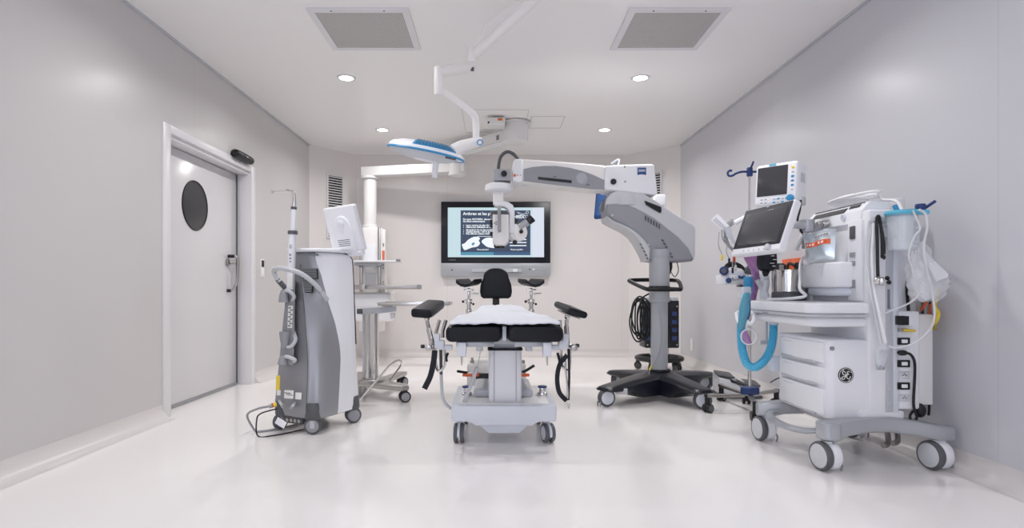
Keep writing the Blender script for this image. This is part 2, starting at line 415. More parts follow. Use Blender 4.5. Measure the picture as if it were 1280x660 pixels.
# louvred return vents in the cut corners
def wall_vent(p, q, t0, t1, z0, z1, label):
    p, q = Vector((*p, 0)), Vector((*q, 0)); d = (q - p).normalized(); n = Vector((d.y, -d.x, 0))
    if n.y > 0: n = -n
    fr = Matrix((d, Vector((0, 0, 1)), n)).transposed().to_4x4(); fr.translation = p
    v = thing('wall_vent', p + d * ((t0 + t1) / 2) + Vector((0, 0, z0)), label, 'vent', 'louvred corner vents')
    m = MB(); b = .025
    m.prism([(t0 - b, z0 - b), (t1 + b, z0 - b), (t1 + b, z0), (t0 - b, z0)], fr, .02); m.prism([(t0 - b, z1), (t1 + b, z1), (t1 + b, z1 + b), (t0 - b, z1 + b)], fr, .02)
    m.prism([(t0 - b, z0), (t0, z0), (t0, z1), (t0 - b, z1)], fr, .02); m.prism([(t1, z0), (t1 + b, z0), (t1 + b, z1), (t1, z1)], fr, .02)
    m.build('vent_frame', 'frame', v)
    m = MB(); m.prism([(t0, z0), (t1, z0), (t1, z1), (t0, z1)], fr, .003); m.build('duct_backing', 'dark', v)
    m = MB(); k = int((z1 - z0) / .036)
    for i in range(k):
        z = z0 + (i + .5) * (z1 - z0) / k
        m.box(((t0 + t1) / 2, z, .012), (t1 - t0, .004, .022), rot=RX(50)) if False else m.raw(*_slat(t0, t1, z, fr))
    m.build('louvre_blades', 'frame', v)
def _slat(t0, t1, z, fr):
    pts = [(t0, z - .006, .017), (t1, z - .006, .017), (t1, z + .008, .004), (t0, z + .008, .004), (t0, z - .001, .02), (t1, z - .001, .02), (t1, z + .013, .007), (t0, z + .013, .007)]
    return [fr @ Vector(p) for p in pts], [[0, 1, 2, 3], [4, 5, 6, 7], [0, 1, 5, 4], [2, 3, 7, 6], [0, 3, 7, 4], [1, 2, 6, 5]]
wall_vent((XL, CLY), (CLX, YB), .30, .54, 1.75, 2.62, 'louvred grey vent in the corner wall behind the laser screen')
wall_vent((CRX, YB), (XR, CRY), .295, .53, 1.75, 2.66, 'louvred vent in the corner wall behind the microscope arm')
sk = thing('wall_socket', (2.33, 8.33, .18), 'small white wall socket low in the corner behind the microscope', 'socket')
d = Vector((XR - CRX, CRY - YB, 0)).normalized(); n = Vector((d.y, -d.x, 0))
so = at(861.5, 430, 7.98); fr = Matrix(((0, -1, 0, XR), (1, 0, 0, 7.7), (0, 0, 1, .27), (0, 0, 0, 1)))
fr = Matrix(((0, 0, -1, XR), (-1, 0, 0, 7.62), (0, 1, 0, .27), (0, 0, 0, 1)))
sk.location = (XR, 7.62, .2); WL[sk.name] = Vector((XR, 7.62, .2))
MB().prism(rrect(.09, .16, .01), fr, .01, .003).build('socket_plate', 'white2', sk)
MB().prism(rrect(.05, .05, .008), fr @ T(0, .02, .0), .013, .002).build('socket_insert', 'white', sk)

# recessed downlights
def lamp_at(x, y, power):
    ld = bpy.data.lights.new('downlight_glow', 'AREA'); ld.shape = 'DISK'; ld.size = .13; ld.energy = power; ld.color = (1.0, .985, .975); ld.spread = R(155)
    lo = bpy.data.objects.new('downlight_glow', ld); COL.objects.link(lo); lo.location = (x, y, HC - .012)
DL_POWER = {7.32: 17.5, 5.52: 15.5, 3.72: 13, 1.92: 4.5, .12: 1.2, -1.68: 1.2}
names = {(-1.4, 5.52): 'round recessed downlight nearest the left ceiling vent', (1.38, 5.52): 'round recessed downlight nearest the right ceiling vent',
         (-1.4, 7.32): 'round recessed downlight in the far corner on the door side, above the oval lamp', (1.38, 7.32): 'round recessed downlight in the far corner above the microscope'}
for y in (7.32, 5.52, 3.72, 1.92, .12, -1.68):
    for x in (-1.4, 1.38):
        lamp_at(x, y, DL_POWER[y])
        ring = [(.066, 0), (.088, 0), (.09, .003), (.09, .008), (.066, .008)]
        if (x, y) in names:
            t = thing('downlight', (x, y, HC), names[(x, y)], 'ceiling light', 'recessed ceiling downlights'); nm = 'lamp_trim'
        else: t = ceiling; nm = 'lamp_trim'
        MB().lathe(ring, T(x, y, HC - .008), caps=False).build(nm, 'frame', t)
        MB().cyl((x, y, HC - .006), (x, y, HC - .002), .066).build('lamp_lens', 'lens', t)
# inspection hatch outline in the ceiling
x0, x1 = at(663, 150, 6.95).x, at(704, 150, 6.95).x
pm_ = MB()
for (a, b, c, d) in ((-.365, -.36, 6.5, 7.45), (.38, .385, 6.5, 7.45), (-.365, .385, 6.5, 6.505), (-.365, .385, 7.445, 7.45)): pm_.span(a, b, c, d, HC - .003, HC)
struct(pm_.build('trim_5', 'lgrey'))
hm = MB()
for (a, b, c, d) in ((x0, x0 + .006, 6.75, 7.25), (x1 - .006, x1, 6.75, 7.25), (x0, x1, 6.75, 6.756), (x0, x1, 7.244, 7.25)): hm.span(a, b, c, d, HC - .003, HC)
struct(hm.build('trim_4', 'lgrey'))
# ------------------------------------------------------------------ casters
def caster(parent, x, y, r, top, heading=0.0, width=.03, name='caster', body='white', wheel='tyre', disc='hub', twin=False, hood=True, brake=True, offset=None, inner=False):
    """swivel caster whose wheel touches the floor at x, y; heading is the rolling direction in degrees"""
    fr = T(x, y, 0) @ RZ(heading)
    off = r * .45 if offset is None else offset
    m = MB(fr)
    if hood:                                   # shell over the wheel
        out = [(math.cos(R(a)) * r * 1.07, r + math.sin(R(a)) * r * 1.07) for a in range(-15, 196, 15)]
        inn = [(math.cos(R(a)) * r * .55, r + math.sin(R(a)) * r * .55) for a in range(195, -16, -15)]
        w = width * (.5 if twin else .62)
        m.prism(out + inn, Matrix(((1, 0, 0, 0), (0, 0, 1, -w if not twin else -w / 2), (0, 1, 0, 0), (0, 0, 0, 1))), w * 2 if not twin else w, .004)
    else:
        for s in ((-1, 1) if not inner else ((1,) if math.cos(R(heading)) > 0 else (-1,))): m.span(-r * .25 + off, r * .25, s * width * .62 - .003, s * width * .62 + .003, r * .75, top - .012, .002)
        m.span(-r * .3 + off, r * .3 + off, -width * .65, width * .65, top - .02, top - .008, .003)
    m.cyl((off, 0, r * 1.5), (off, 0, top), .45 * width + .006, seg=20)
    c = m.build(name, body, parent)
    for s in ((-1, 1) if twin else (0,)):
        yy = s * width * .62
        w = width * (.36 if twin else .5)
        prof = [(r * .72, -w), (r * .93, -w), (r * .985, -w * .7), (r, -w * .3), (r, w * .3), (r * .985, w * .7), (r * .93, w), (r * .72, w)]
        ax = fr @ T(0, yy, r) @ RX(90)
        MB().lathe(prof, ax, 32).build('wheel', wheel, c)
        w2 = w * 1.06
        MB().lathe([(r * .2, -w2 - .003), (r * .66, -w2 - .002), (r * .74, -w2), (r * .74, w2), (r * .66, w2 + .002), (r * .2, w2 + .003)], ax, 32).build('wheel_disc', disc, c)
    if brake:
        for s in (-1, 1):
            MB(fr).box((-r * .9, s * width * .5, r * .34), (.012, .007, r * .55), .002).build('brake_tab', 'mgrey', c)
    return c

def pad_block(name, parent, frame, w, l, h, r, material='vinyl', taper=1.0):
    rings = []
    for t, k in ((0, .86), (.012, .95), (.04, 1), (.5, 1), (.9, 1), (.97, .93), (1, .78)):
        sc = 1 + (taper - 1) * t
        rings.append([Vector((px * k * sc, t * l, pz * (.5 + .5 * k))) for px, pz in rrect(w, h, r, 5)])
    return MB(frame).loft(rings).build(name, material, parent, sharp=50)

# ------------------------------------------------------------------ operating table
CX = .06
ot = thing('operating_table', (CX, 4.1, 0), 'white mobile operating table with black leg pads, side supports and hanging straps', 'operating table')
out = [(-.335, .262), (.335, .262), (.335, .175), (.325, .158), (.24, .158), (.205, .15), (.18, .132), (-.18, .132), (-.205, .15), (-.24, .158), (-.325, .158), (-.335, .175)]
m = MB(T(CX, 0, 0)); m.prism(out, XZ(4.45), .75, .012, 3)
base = m.build('base', 'cool', ot)
MB(T(CX, 0, 0)).prism([(-.17, .135), (.17, .135), (.1, .075), (-.1, .075)], XZ(4.35), .6, .006).build('drive_housing', 'cool', base)
MB(T(CX, 0, 0)).span(-.29, .29, 3.735, 4.42, .26, .272, .006).build('cover_plate', 'offw', base)
MB(T(CX, 0, 0)).span(-.2, .2, 3.93, 4.4, .27, .33, .02, 3).build('plinth', 'lgrey', base)
for x in (-.25, .27):
    m = MB().cyl((CX + x, 4.02, .262), (CX + x, 4.02, .29), .035, bev=.004).cyl((CX + x, 4.02, .288), (CX + x, 4.02, .325), .022, bev=.003)
    k = m.build('floor_lock', 'chrome', base); MB().cyl((CX + x, 4.02, .322), (CX + x, 4.02, .336), .031, bev=.004).build('lock_cap', 'navy', k)
col = MB(T(CX + .01, 0, 0)).prism([(x, y) for x, y in rrect(.216, .26, .02)], T(0, 3.93, .265), .337, .004).build('column', 'white', ot)
for x in (-.072, .072): MB(T(CX + .01, 0, 0)).span(x - .004, x + .004, 3.7975, 3.803, .27, .598).build('column_groove', 'lgrey', col)
MB(T(CX + .01, 0, 0)).prism(rrect(.23, .27, .025), T(0, 3.93, .6), .014, .004).build('gasket', 'rubber', col)
MB(T(CX + .01, 0, 0)).prism(rrect(.165, .2, .02), T(0, 3.93, .61), .075, .003).build('lift_sleeve', 'cool', col)
for x, h in ((-.29, 88), (.29, 105)):
    caster(ot, CX + x, 3.82, .062, .165, h, .034, body='cool', twin=True, brake=False, hood=True)
    caster(ot, CX + x, 4.36, .062, .165, 90, .034, body='cool', twin=True, brake=False, hood=True)
# carrying frame
m = MB(T(CX, 0, 0)); m.span(-.2, .2, 3.75, 4.5, .668, .69, .004).span(-.26, .26, 3.7, 3.74, .652, .69, .005).span(-.26, .26, 4.5, 5.4, .69, .73, .005)
fr_ = m.build('top_frame', 'steelgrey', ot)
for s in (-1, 1):
    MB(T(CX, 0, 0)).span(s * .3 - .006, s * .3 + .006, 3.62, 5.35, .672, .7, .002).build('side_rail', 'steel', fr_)
    MB(T(CX, 0, 0)).span(s * .06, s * .29, 3.52, 3.56, .652, .684, .004).build('leg_plate_bar', 'steelgrey', fr_)
    MB(T(CX, 0, 0)).span(s * .255 - .026, s * .255 + .026, 3.47, 3.54, .60, .684, .006).build('hinge_block', 'cool', fr_)
    MB(T(CX, 0, 0)).cyl((s * .255, 3.49, .56), (s * .255, 3.49, .61), .006).cyl((s * .255, 3.49, .545), (s * .255, 3.49, .57), .0045).build('hinge_pin', 'chrome', fr_)
    MB(T(CX, 0, 0)).span(s * .12 - .05, s * .12 + .05, 3.6, 3.9, .645, .668, .005).build('under_tray', 'dgrey', fr_)
    MB(T(CX, 0, 0)).span(s * .15 - .02, s * .15 + .02, 3.53, 3.6, .625, .66, .004).build('bracket', 'steelgrey', fr_)
# leg pads
for s, lab in ((-1, None), (1, None)):
    w = .332
    fr = T(CX + s * .1835, 3.45, .732) @ RX(2.5)
    pad_block('leg_pad', ot, fr, w, .55, .092, .032)
# main mattress under the sheet
MB().prism([(CX - .27, 4.0), (CX + .27, 4.0), (CX + .265, 4.3), (CX + .215, 4.8), (CX + .165, 5.3), (CX + .16, 5.57), (CX - .16, 5.57), (CX - .165, 5.3), (CX - .215, 4.8), (CX - .265, 4.3)], T(0, 0, .73), .072, .025, 4).build('mattress', 'vinyl', ot)
MB().span(CX - .013, CX + .013, 3.52, 3.9, .69, .775, .005).build('centre_hinge', 'cool', ot)
# side supports: pad, ball joint, post, clamp, strap
def side_support(s, tip, end, roll, h=.055):
    d = (Vector(end) - Vector(tip)); l = d.length; d.normalize()
    x = d.cross(Vector((0, 0, 1))).normalized(); z = x.cross(d)
    fr = Matrix((x, d, z)).transposed().to_4x4(); fr.translation = Vector(tip); fr = fr @ RY(roll)
    p = pad_block('arm_pad', ot, fr, .13, l, h, .02)
    MB(fr).span(-.05, .05, l * .2, l * .75, -.036, -.026, .003).build('pad_plate', 'steel', p)
    return p
side_support(-1, at(526, 392, 3.55), at(545, 379.5, 3.93), 4)
side_support(1, at(722.5, 391.5, 3.5), at(703, 382.5, 3.85), 17, .042)
def post(s, a, b, c):
    m = MB(); m.tube([a, b], .012, smooth=False); m.tube([b, c], .016, smooth=False)
    q = m.build('support_post', 'chrome', ot)
    MB().ball(a, .018).build('ball_joint', 'chrome', q)
    MB().ball(c, .02).cyl(c - Vector((.035, 0, 0)), c + Vector((.03, 0, 0)), .012, bev=.003).build('joint_clamp', 'steel', q)
    MB().cyl(c - Vector((.05 * -s, .0, 0)), c - Vector((.075 * -s, 0, 0)), .012, bev=.004).build('clamp_knob', 'black', q)
post(-1, at(533.5, 398, 3.66), at(536, 411, 3.66), at(541, 433, 3.62))
post(1, at(709, 396, 3.66), at(708, 408, 3.66), at(709, 432, 3.62))
for s, px in ((-1, 549.5), (1, 704)):
    Y = 3.6
    a, b = at(px, 423, Y), at(px, 438, Y)
    m = MB().box((a + b) / 2, (.062, .05, .05), .008); m.box(at(px + s * 3, 422, Y), (.035, .045, .05), .006)
    m.box(at(px - s * 8, 434, Y), (.08, .03, .03), .005)
    cb = m.build('rail_clamp', 'cool', ot)
    MB().cyl(at(px + s * 13, 434, Y) - Vector((0, .05, 0)), at(px + s * 13, 434, Y) + Vector((0, .02, 0)), .02, bev=.004).build('clamp_wheel', 'steel', cb)
    for dx in (-4, 4):
        MB().tube([at(px + dx, 422, Y), at(px + dx - s * 0, 414, Y), at(px + dx + (4 if s < 0 else 0), 400, Y)], .011, smooth=False).build('rail_rod', 'chrome', cb)
def strap(pts, w, name='strap'):
    P = catmull(pts, 8); rows = []
    rings = []
    for i, p in enumerate(P):
        t = (P[min(i + 1, len(P) - 1)] - P[max(i - 1, 0)]).normalized(); n = t.cross(Vector((.15, 1, 0)).normalized()).normalized(); k = n.cross(t)
        hw = n * w / 2; hk = k * .004
        rings.append([p - hw - hk, p + hw - hk, p + hw + hk, p - hw + hk])
    return MB().loft(rings).build(name, 'cuffblack', ot)
strap([at(543.5, 438, 3.58), at(542, 452, 3.58), at(538, 470, 3.57), at(530.5, 486, 3.56)], .034)
strap([at(709, 444, 3.58), at(700, 455, 3.57), at(696.5, 472, 3.56), at(699, 490, 3.56), at(708, 501, 3.57)], .028)
MB().tube([at(710.5, 436, 3.6), at(711.5, 470, 3.6), at(710.5, 500, 3.6)], .0075).build('strap_bar', 'black', ot)
MB().tube([at(707, 441, 3.6), at(707, 460, 3.6), at(709.5, 490, 3.59), at(708, 503, 3.59), at(711, 511, 3.59), at(712, 504, 3.59)], .006).build('strap_hook', 'chrome', ot)
MB().tube([at(712.5, 436, 3.62), at(712.5, 455, 3.62), at(710.5, 463, 3.62), at(702.5, 456, 3.62), at(701.5, 437, 3.62)], .0085).build('crutch_frame', 'chrome', ot)
MB().tube([at(544, 436, 3.62), at(544.5, 452, 3.62), at(548, 464, 3.62), at(556, 456, 3.62), at(556, 437, 3.62)], .0085).build('crutch_frame', 'chrome', ot)
MB().tube([at(551, 437, 3.64), at(551.5, 470, 3.64)], .010, smooth=False).build('strap_bar', 'dgrey', ot)
MB().tube([at(551.5, 468, 3.64), at(552, 484, 3.64), at(553.5, 497, 3.66), at(558, 506, 3.7), at(566, 512, 3.74)], .0105).build('control_cable', 'lgrey', ot)
MB().tube([at(560, 441, 3.6), at(558, 447, 3.6), at(558.5, 452, 3.6)], .008).build('release_lever', 'black', ot)
MB().tube([at(697, 441, 3.6), at(699.5, 452, 3.6), at(699.5, 459, 3.6)], .009).build('release_lever', 'black', ot)
MB().tube([at(602, 431, 3.68), at(599.5, 445, 3.70), at(597, 460, 3.72)], .0028).build('strut_wire', 'lgrey', ot)
MB().cyl(at(596.5, 459, 3.72), at(580.5, 503, 3.76), .0125, bev=.003).build('gas_strut', 'lgrey', ot)
# sheet draped over the top
def interp1(v, T_):
    if v <= T_[0][0]: return T_[0][1]
    for (a, fa), (b, fb) in zip(T_, T_[1:]):
        if v <= b: return fa + (fb - fa) * (v - a) / (b - a)
    return T_[-1][1]
rows = []; NU, NV = 34, 44
for j in range(NV + 1):
    v = j / NV; y = 3.455 + v * 2.16
    e = max(0, 1 - (y - 3.475) / .75)
    half = interp1(y, ((3.45, .338), (3.7, .325), (4.2, .295), (4.7, .255), (5.2, .2), (5.7, .18)))
    zt = .806 + .028 * (1 - e) if y > 3.5 else .806
    zt = .812 - .024 * e ** 1.5 + .03 * math.exp(-((y - 5.25) / .28) ** 2)
    row = []
    for i in range(NU + 1):
        u = -1 + 2 * i / NU; a = abs(u)
        drop = 0 if a < .86 else (a - .86) / .14
        x = CX + u * half * (1 if a < .86 else (.86 + .14 * math.sin(drop * PI / 2) * .8) / a)
        sf = interp1(y, ((3.98, .0), (4.12, 1.0), (9, 1.0)))
        z = zt - .055 * sf * (1 - math.cos(drop * PI / 2)) - .012 * sf * a ** 4
        z += .0035 * math.sin(7 * y + 4 * u) * math.sin(9 * u + 2 * y) + .002 * math.sin(31 * u + 6 * y)
        row.append(Vector((x, y, z + .014)))
    rows.append(row)
fe = []
for i in range(NU + 1):
    p = rows[0][i]; u = -1 + 2 * i / NU
    fe.append(Vector((p.x, p.y - .014, p.z - .007 - .002 * math.sin(8 * u))))
ends = [Vector((p.x, p.y + .012, p.z - .06)) for p in rows[-1]]
rows = [fe] + rows + [ends]
sh = MB().strip(rows).build('table_sheet', 'sheet', sharp=80)
md = sh.modifiers.new('thickness', 'SOLIDIFY'); md.thickness = .004; md.offset = 1
tag(sh, 'white cotton sheet spread over the top of the operating table', 'sheet')

# ------------------------------------------------------------------ surgeon chair behind the table
sc = thing('surgeon_chair', (.02, 6.0, 0), 'black surgeon chair with armrests behind the operating table', 'chair')
prof = []
for t in range(0, 181, 10):                  # rounded, wider towards the bottom
    a = R(t); prof.append((.115 * math.copysign(abs(math.cos(a)) ** .75, math.cos(a)), .215 + .095 * math.sin(a)))
prof = [(.165, .07), (.158, .14)] + [(x * 1.12, z) for x, z in prof] + [(-.158, .14), (-.165, .07), (-.155, .02), (-.13, .0), (.13, .0), (.155, .02)]
m = MB(T(.016, 0, .905)).prism(prof, XZ(6.03), .065, .02, 4); m.build('backrest', 'vinyl', sc, sharp=60)
MB(T(.016, 0, 0)).span(-.035, .035, 5.99, 6.01, .5, .93, .005).build('backrest_bar', 'black', sc)
MB(T(.016, 0, .56)).prism(rrect(.42, .4, .12, 8), T(0, 5.9, 0), .09, .03, 4).build('seat', 'vinyl', sc)
MB().cyl((.016, 5.92, .25), (.016, 5.92, .56), .04).build('seat_column', 'chrome', sc)
def arm(px, dirx):
    p = at(px, 355.5, 5.8)
    a = MB()
    rings = []
    for t in [k / 8 for k in range(9)]:
        y = p.y - .16 + .34 * t; x = p.x + dirx * (.03 - .09 * t); w = .088 * (1 - .25 * t); z = p.z + .02 * t
        rings.append([Vector((x + u * w, y, z + (.022 if abs(u) > .9 else 0) * (1 - t * .3) + (.026 * (abs(u) ** 2) if not lo else -.03 + .02 * abs(u)))) for u, lo in [(-1, 0), (-.5, 0), (0, 0), (.5, 0), (1, 0), (1, 1), (.5, 1), (0, 1), (-.5, 1), (-1, 1)]])
    q = a.loft(rings).build('armrest', 'vinyl', sc, sharp=60)
    b = Vector((p.x, p.y, p.z - .035))
    po = MB().cyl(b - Vector((0, 0, .46)), b - Vector((0, 0, .12)), .021).cyl(b - Vector((0, 0, .13)), b, .014, bev=.002).box(b - Vector((0, 0, .02)), (.1, .1, .02), .004)
    po.cyl(b - Vector((0, 0, .16)), b - Vector((0, 0, .11)), .033, bev=.004).cyl(b - Vector((0, 0, .25)), b - Vector((0, 0, .21)), .03, bev=.004)
    po.tube([b - Vector((0, 0, .46)), b + Vector((-dirx * -.0, .1, -.5)), Vector((.016, 5.95, .52))], .016)
    po = po.build('arm_post', 'chrome', sc)
    MB().cyl(b + Vector((-.045, -.02, -.13)), b + Vector((.03, -.02, -.13)), .010).build('arm_lever', 'chrome', po); MB().cyl(b + Vector((.02, -.02, -.06)), b + Vector((.1, -.02, -.055)), .009).build('arm_lever', 'chrome', po)
    MB().ball(b + Vector((-.055, -.02, -.135)), .014).build('lever_knob', 'black', po); MB().ball(b + Vector((.045, -.02, -.16)), .012).build('lever_knob', 'black', po)
arm(586, -1); arm(664, 1)
m = MB(); m.span(-.27, .31, 5.72, 6.2, .17, .275, .03, 3); hb = m.build('base_housing', 'white2', sc)
MB().span(-.18, .23, 5.74, 6.16, .045, .175, .01).build('motor_box', 'black', hb)
for s in (-1, 1):
    c = .02 + s * .245
    MB().span(c - .045, c + .045, 5.70, 5.82, .055, .19, .015, 3).build('base_foot', 'white2', hb)
    MB().span(at((578, 645)[s > 0], 0, 5.69).x, at((599, 662)[s > 0], 0, 5.69).x, 5.685, 5.72, .148, .176, .008).build('bumper', 'orange', hb)
    caster(sc, .02 + s * .25, 6.1, .035, .09, 90, .03, body='dgrey', hood=False, brake=False)
    caster(sc, .02 + s * .25, 5.78, .035, .09, 90, .03, body='dgrey', hood=False, brake=False)
MB().tube([at(585, 466, 5.72), at(578, 465, 5.7), at(571.5, 464, 5.68)], .013).build('foot_lever', 'black', hb)
MB().tube([at(652, 466, 5.72), at(658, 463, 5.7), at(667.5, 457, 5.66)], .014).build('foot_lever', 'black', hb)
MB().cyl((-.22, 5.76, .27), (-.22, 5.76, .3), .02).cyl((-.22, 5.76, .3), (-.22, 5.76, .325), .012).build('lock_screw', 'steel', hb)
MB().cyl((.28, 5.76, .27), (.28, 5.76, .3), .022).build('lock_screw', 'steel', hb)
# ------------------------------------------------------------------ wall display with teaching slide
def em(name, rgb, s): return mat(name, (12, 13, 16), .35, var=0.0, emit=rgb, estr=s, spec=.25)
YT = 8.60
tv = thing('wall_display', (.016, YT, 1.18), 'large black framed touch display on the back wall showing a slide', 'screen')
x0, x1 = at(551.3, 0, YT).x, at(688, 0, YT).x
zt, zb, zs = at(0, 252, YT).z, at(0, 328.8, YT).z, at(0, 345.5, YT).z
sx0, sx1, sz1, sz0 = at(559.8, 0, YT).x, at(680, 0, YT).x, at(0, 259.5, YT).z, at(0, 321.5, YT).z
m = MB(); m.span(x0, x1, YT, YB - .01, zb, zt, .006); m.build('display_body', 'navyblack', tv)
m = MB(); m.span(x0, x1, YT - .01, YB - .01, zs, zb - .002, .005); st = m.build('front_strip', 'steelgrey', tv)
Mb = M
M['scr_pale'] = em('display_pale_blue', (206, 230, 238), .86); M['scr_slate'] = em('slide_slate_blue', (64, 76, 100), .95)
M['scr_white'] = em('slide_white', (240, 246, 250), .95); M['scr_teal'] = em('slide_teal', (84, 146, 172), .95); M['scr_ice'] = em('slide_ice', (224, 230, 244), .88)
M['scr_mid'] = em('slide_mid_blue', (66, 96, 130), .95)
s = MB().span(sx0, sx1, YT - .003, YT - .001, sz0, sz1).build('lit_screen', 'scr_pale', tv)
MB().span(at(665.5, 0, YT).x, sx1, YT - .0036, YT - .003, sz0, sz1).build('screen_margin', 'scr_ice', s)
def A(px, py): p = at(px, py, YT); return p.x, p.z
L0, B0 = A(575.8, 319); L1, T1 = A(663, 263)
MB().span(L0, L1, YT - .005, YT - .003, B0, T1).build('slide', 'scr_slate', s)
MB().span(L0, L1, YT - .0056, YT - .005, B0, A(0, 315)[1]).build('slide_footer', 'scr_mid', s)
MB().span(L0, A(617, 0)[0], YT - .0062, YT - .0056, B0, A(0, 315.2)[1]).build('slide_footer_tint', 'scr_teal', s)
def tx(t, px, py, h, al='LEFT', bold=.0, matn='scr_white', name='slide_text'):
    x, z = A(px, py); fr = Matrix(((1, 0, 0, x), (0, 0, -1, YT - .0065), (0, 1, 0, z), (0, 0, 0, 1)))
    MB().text(t, fr, h * YT / F, .0003, al, bold).build(name, matn, s)
tx('Arthrex et les pinces', 578.8, 267.3, 5.2, bold=.0016, name='slide_title')
for i, (t, py) in enumerate((('De type ARTHREX, d\u00e9coupe d\u00e9licate et', 274.2), ('de tissus anatomiques', 276.8))): tx(t, 578.8, py, 3.1, bold=.0012)
for t, py in (('Large gamme de plus de 300', 281.6), ('r\u00e9f\u00e9rences utilisables en chirurgie', 284.0), ('Garantie \u00e0 vie sur les modules', 287.4), ('Qualit\u00e9 \u00e9lev\u00e9e : 100 % de lames', 289.8), ('Des alliages m\u00e9taux int\u00e9gr\u00e9s', 292.2)):
    tx(t, 582.5, py, 2.9, bold=.0012); x, z = A(579.5, py)
    MB().cyl((x, YT - .0065, z), (x, YT - .006, z), .006, seg=12).build('slide_bullet', 'scr_white', s)
tx('ARTHREX', 632.5, 271.2, 5.2, bold=.002, name='slide_logo_text')
tx('Pince standard', 603.5, 312, 2.4, 'CENTER', .0008); tx('Pinces \u00e0 greffon', 646, 312, 2.4, 'CENTER', .0008)
def slide_shape(pts, name, mt, d=.0004):
    x = [A(*p) for p in catmull2(pts)]; MB().prism(x, XZ(YT - .0058), d).build(name, mt, s)
def catmull2(pts): return [(p.x, p.y) for p in catmull([(a, b, 0) for a, b in pts], 5, True)]
slide_shape([(577.5, 306), (581, 304), (585, 300), (591, 296.5), (597, 296), (600, 298), (598.5, 301), (600, 304), (597, 308), (590, 309.5), (586, 311), (580.5, 312.5)], 'slide_hand_picture', 'scr_white')
slide_shape([(602, 302), (606, 298), (612, 297), (617, 298.5), (624, 305), (626, 309), (618, 310), (610, 309), (606, 306.5)], 'slide_hand_picture', 'scr_white')
slide_shape([(589.5, 305), (592, 303), (593.5, 304.5), (591, 307)], 'slide_hand_detail', 'scr_teal', .0012)
for y0 in (299.5, 303.2, 307): MB().span(A(637, 0)[0], A(658, 0)[0], YT - .0062, YT - .0056, A(0, y0 + .6)[1], A(0, y0 - .6)[1]).build('slide_bar', 'scr_white', s)
x, z = A(597, 295); MB().span(A(597, 0)[0], A(614, 0)[0], YT - .0062, YT - .0056, A(0, 295.8)[1], A(0, 295.2)[1]).build('slide_bar', 'scr_white', s)
m = MB()                                           # scissors drawing
for (cx, cy) in ((659, 265.5), (658, 270.5)): m.tube([Vector((*[0], )) if False else Vector((A(cx + 1.6 * math.cos(a), cy)[0], YT - .006, A(cx, cy + 1.6 * math.sin(a))[1])) for a in [k * PI / 6 for k in range(12)]], .003, 6, 1, True, False)
for a, b in (((657.6, 266.4), (647, 270)), ((656.8, 269.6), (648, 265.5)), ((649, 268), (646.5, 265))):
    p, q = A(*a), A(*b); m.tube([(p[0], YT - .006, p[1]), (q[0], YT - .006, q[1])], .003, 6, smooth=False)
m.build('slide_scissors', 'scr_white', s)
fx = lambda px, py: Vector((A(px, py)[0], YT - .0105, A(px, py)[1]))
m = MB(); a, b = fx(590, 341), fx(651.5, 335.8); m.span(a.x, b.x, YT - .05, YT - .012, a.z, a.z + .012, .003).span(a.x, b.x, YT - .05, YT - .044, a.z, b.z, .002).span(a.x, a.x + .01, YT - .05, YT - .01, a.z, b.z, .002).span(b.x - .01, b.x, YT - .05, YT - .01, a.z, b.z, .002)
m.build('pen_tray', 'lgrey', st)
m = MB(); a, b = fx(641, 340), fx(646.5, 336.2); m.span(a.x, b.x, YT - .056, YT - .05, a.z, b.z, .002).build('tray_label', 'white', st)
m = MB(); a = fx(565, 337.5); m.cyl(a + Vector((0, .002, 0)), a - Vector((0, .004, 0)), .011).build('sensor_dot', 'black', st)
a = fx(662, 336.7); MB().cyl(a + Vector((0, .002, 0)), a - Vector((0, .004, 0)), .011).build('sensor_dot', 'dgrey', st)
a = fx(667, 336.7); MB().cyl(a + Vector((0, .002, 0)), a - Vector((0, .004, 0)), .014).build('power_button', 'white', st)
for k, w in enumerate((1.0, 1.6, 1.2, 1.8)):
    x, z = A(561 + k * 2.2, 325); MB().span(x, x + w * YT / F, YT - .0008, YT + .001, z - .006, z + .006).build('bezel_print', 'ink' if False else M['ink'], tv)
M = Mb
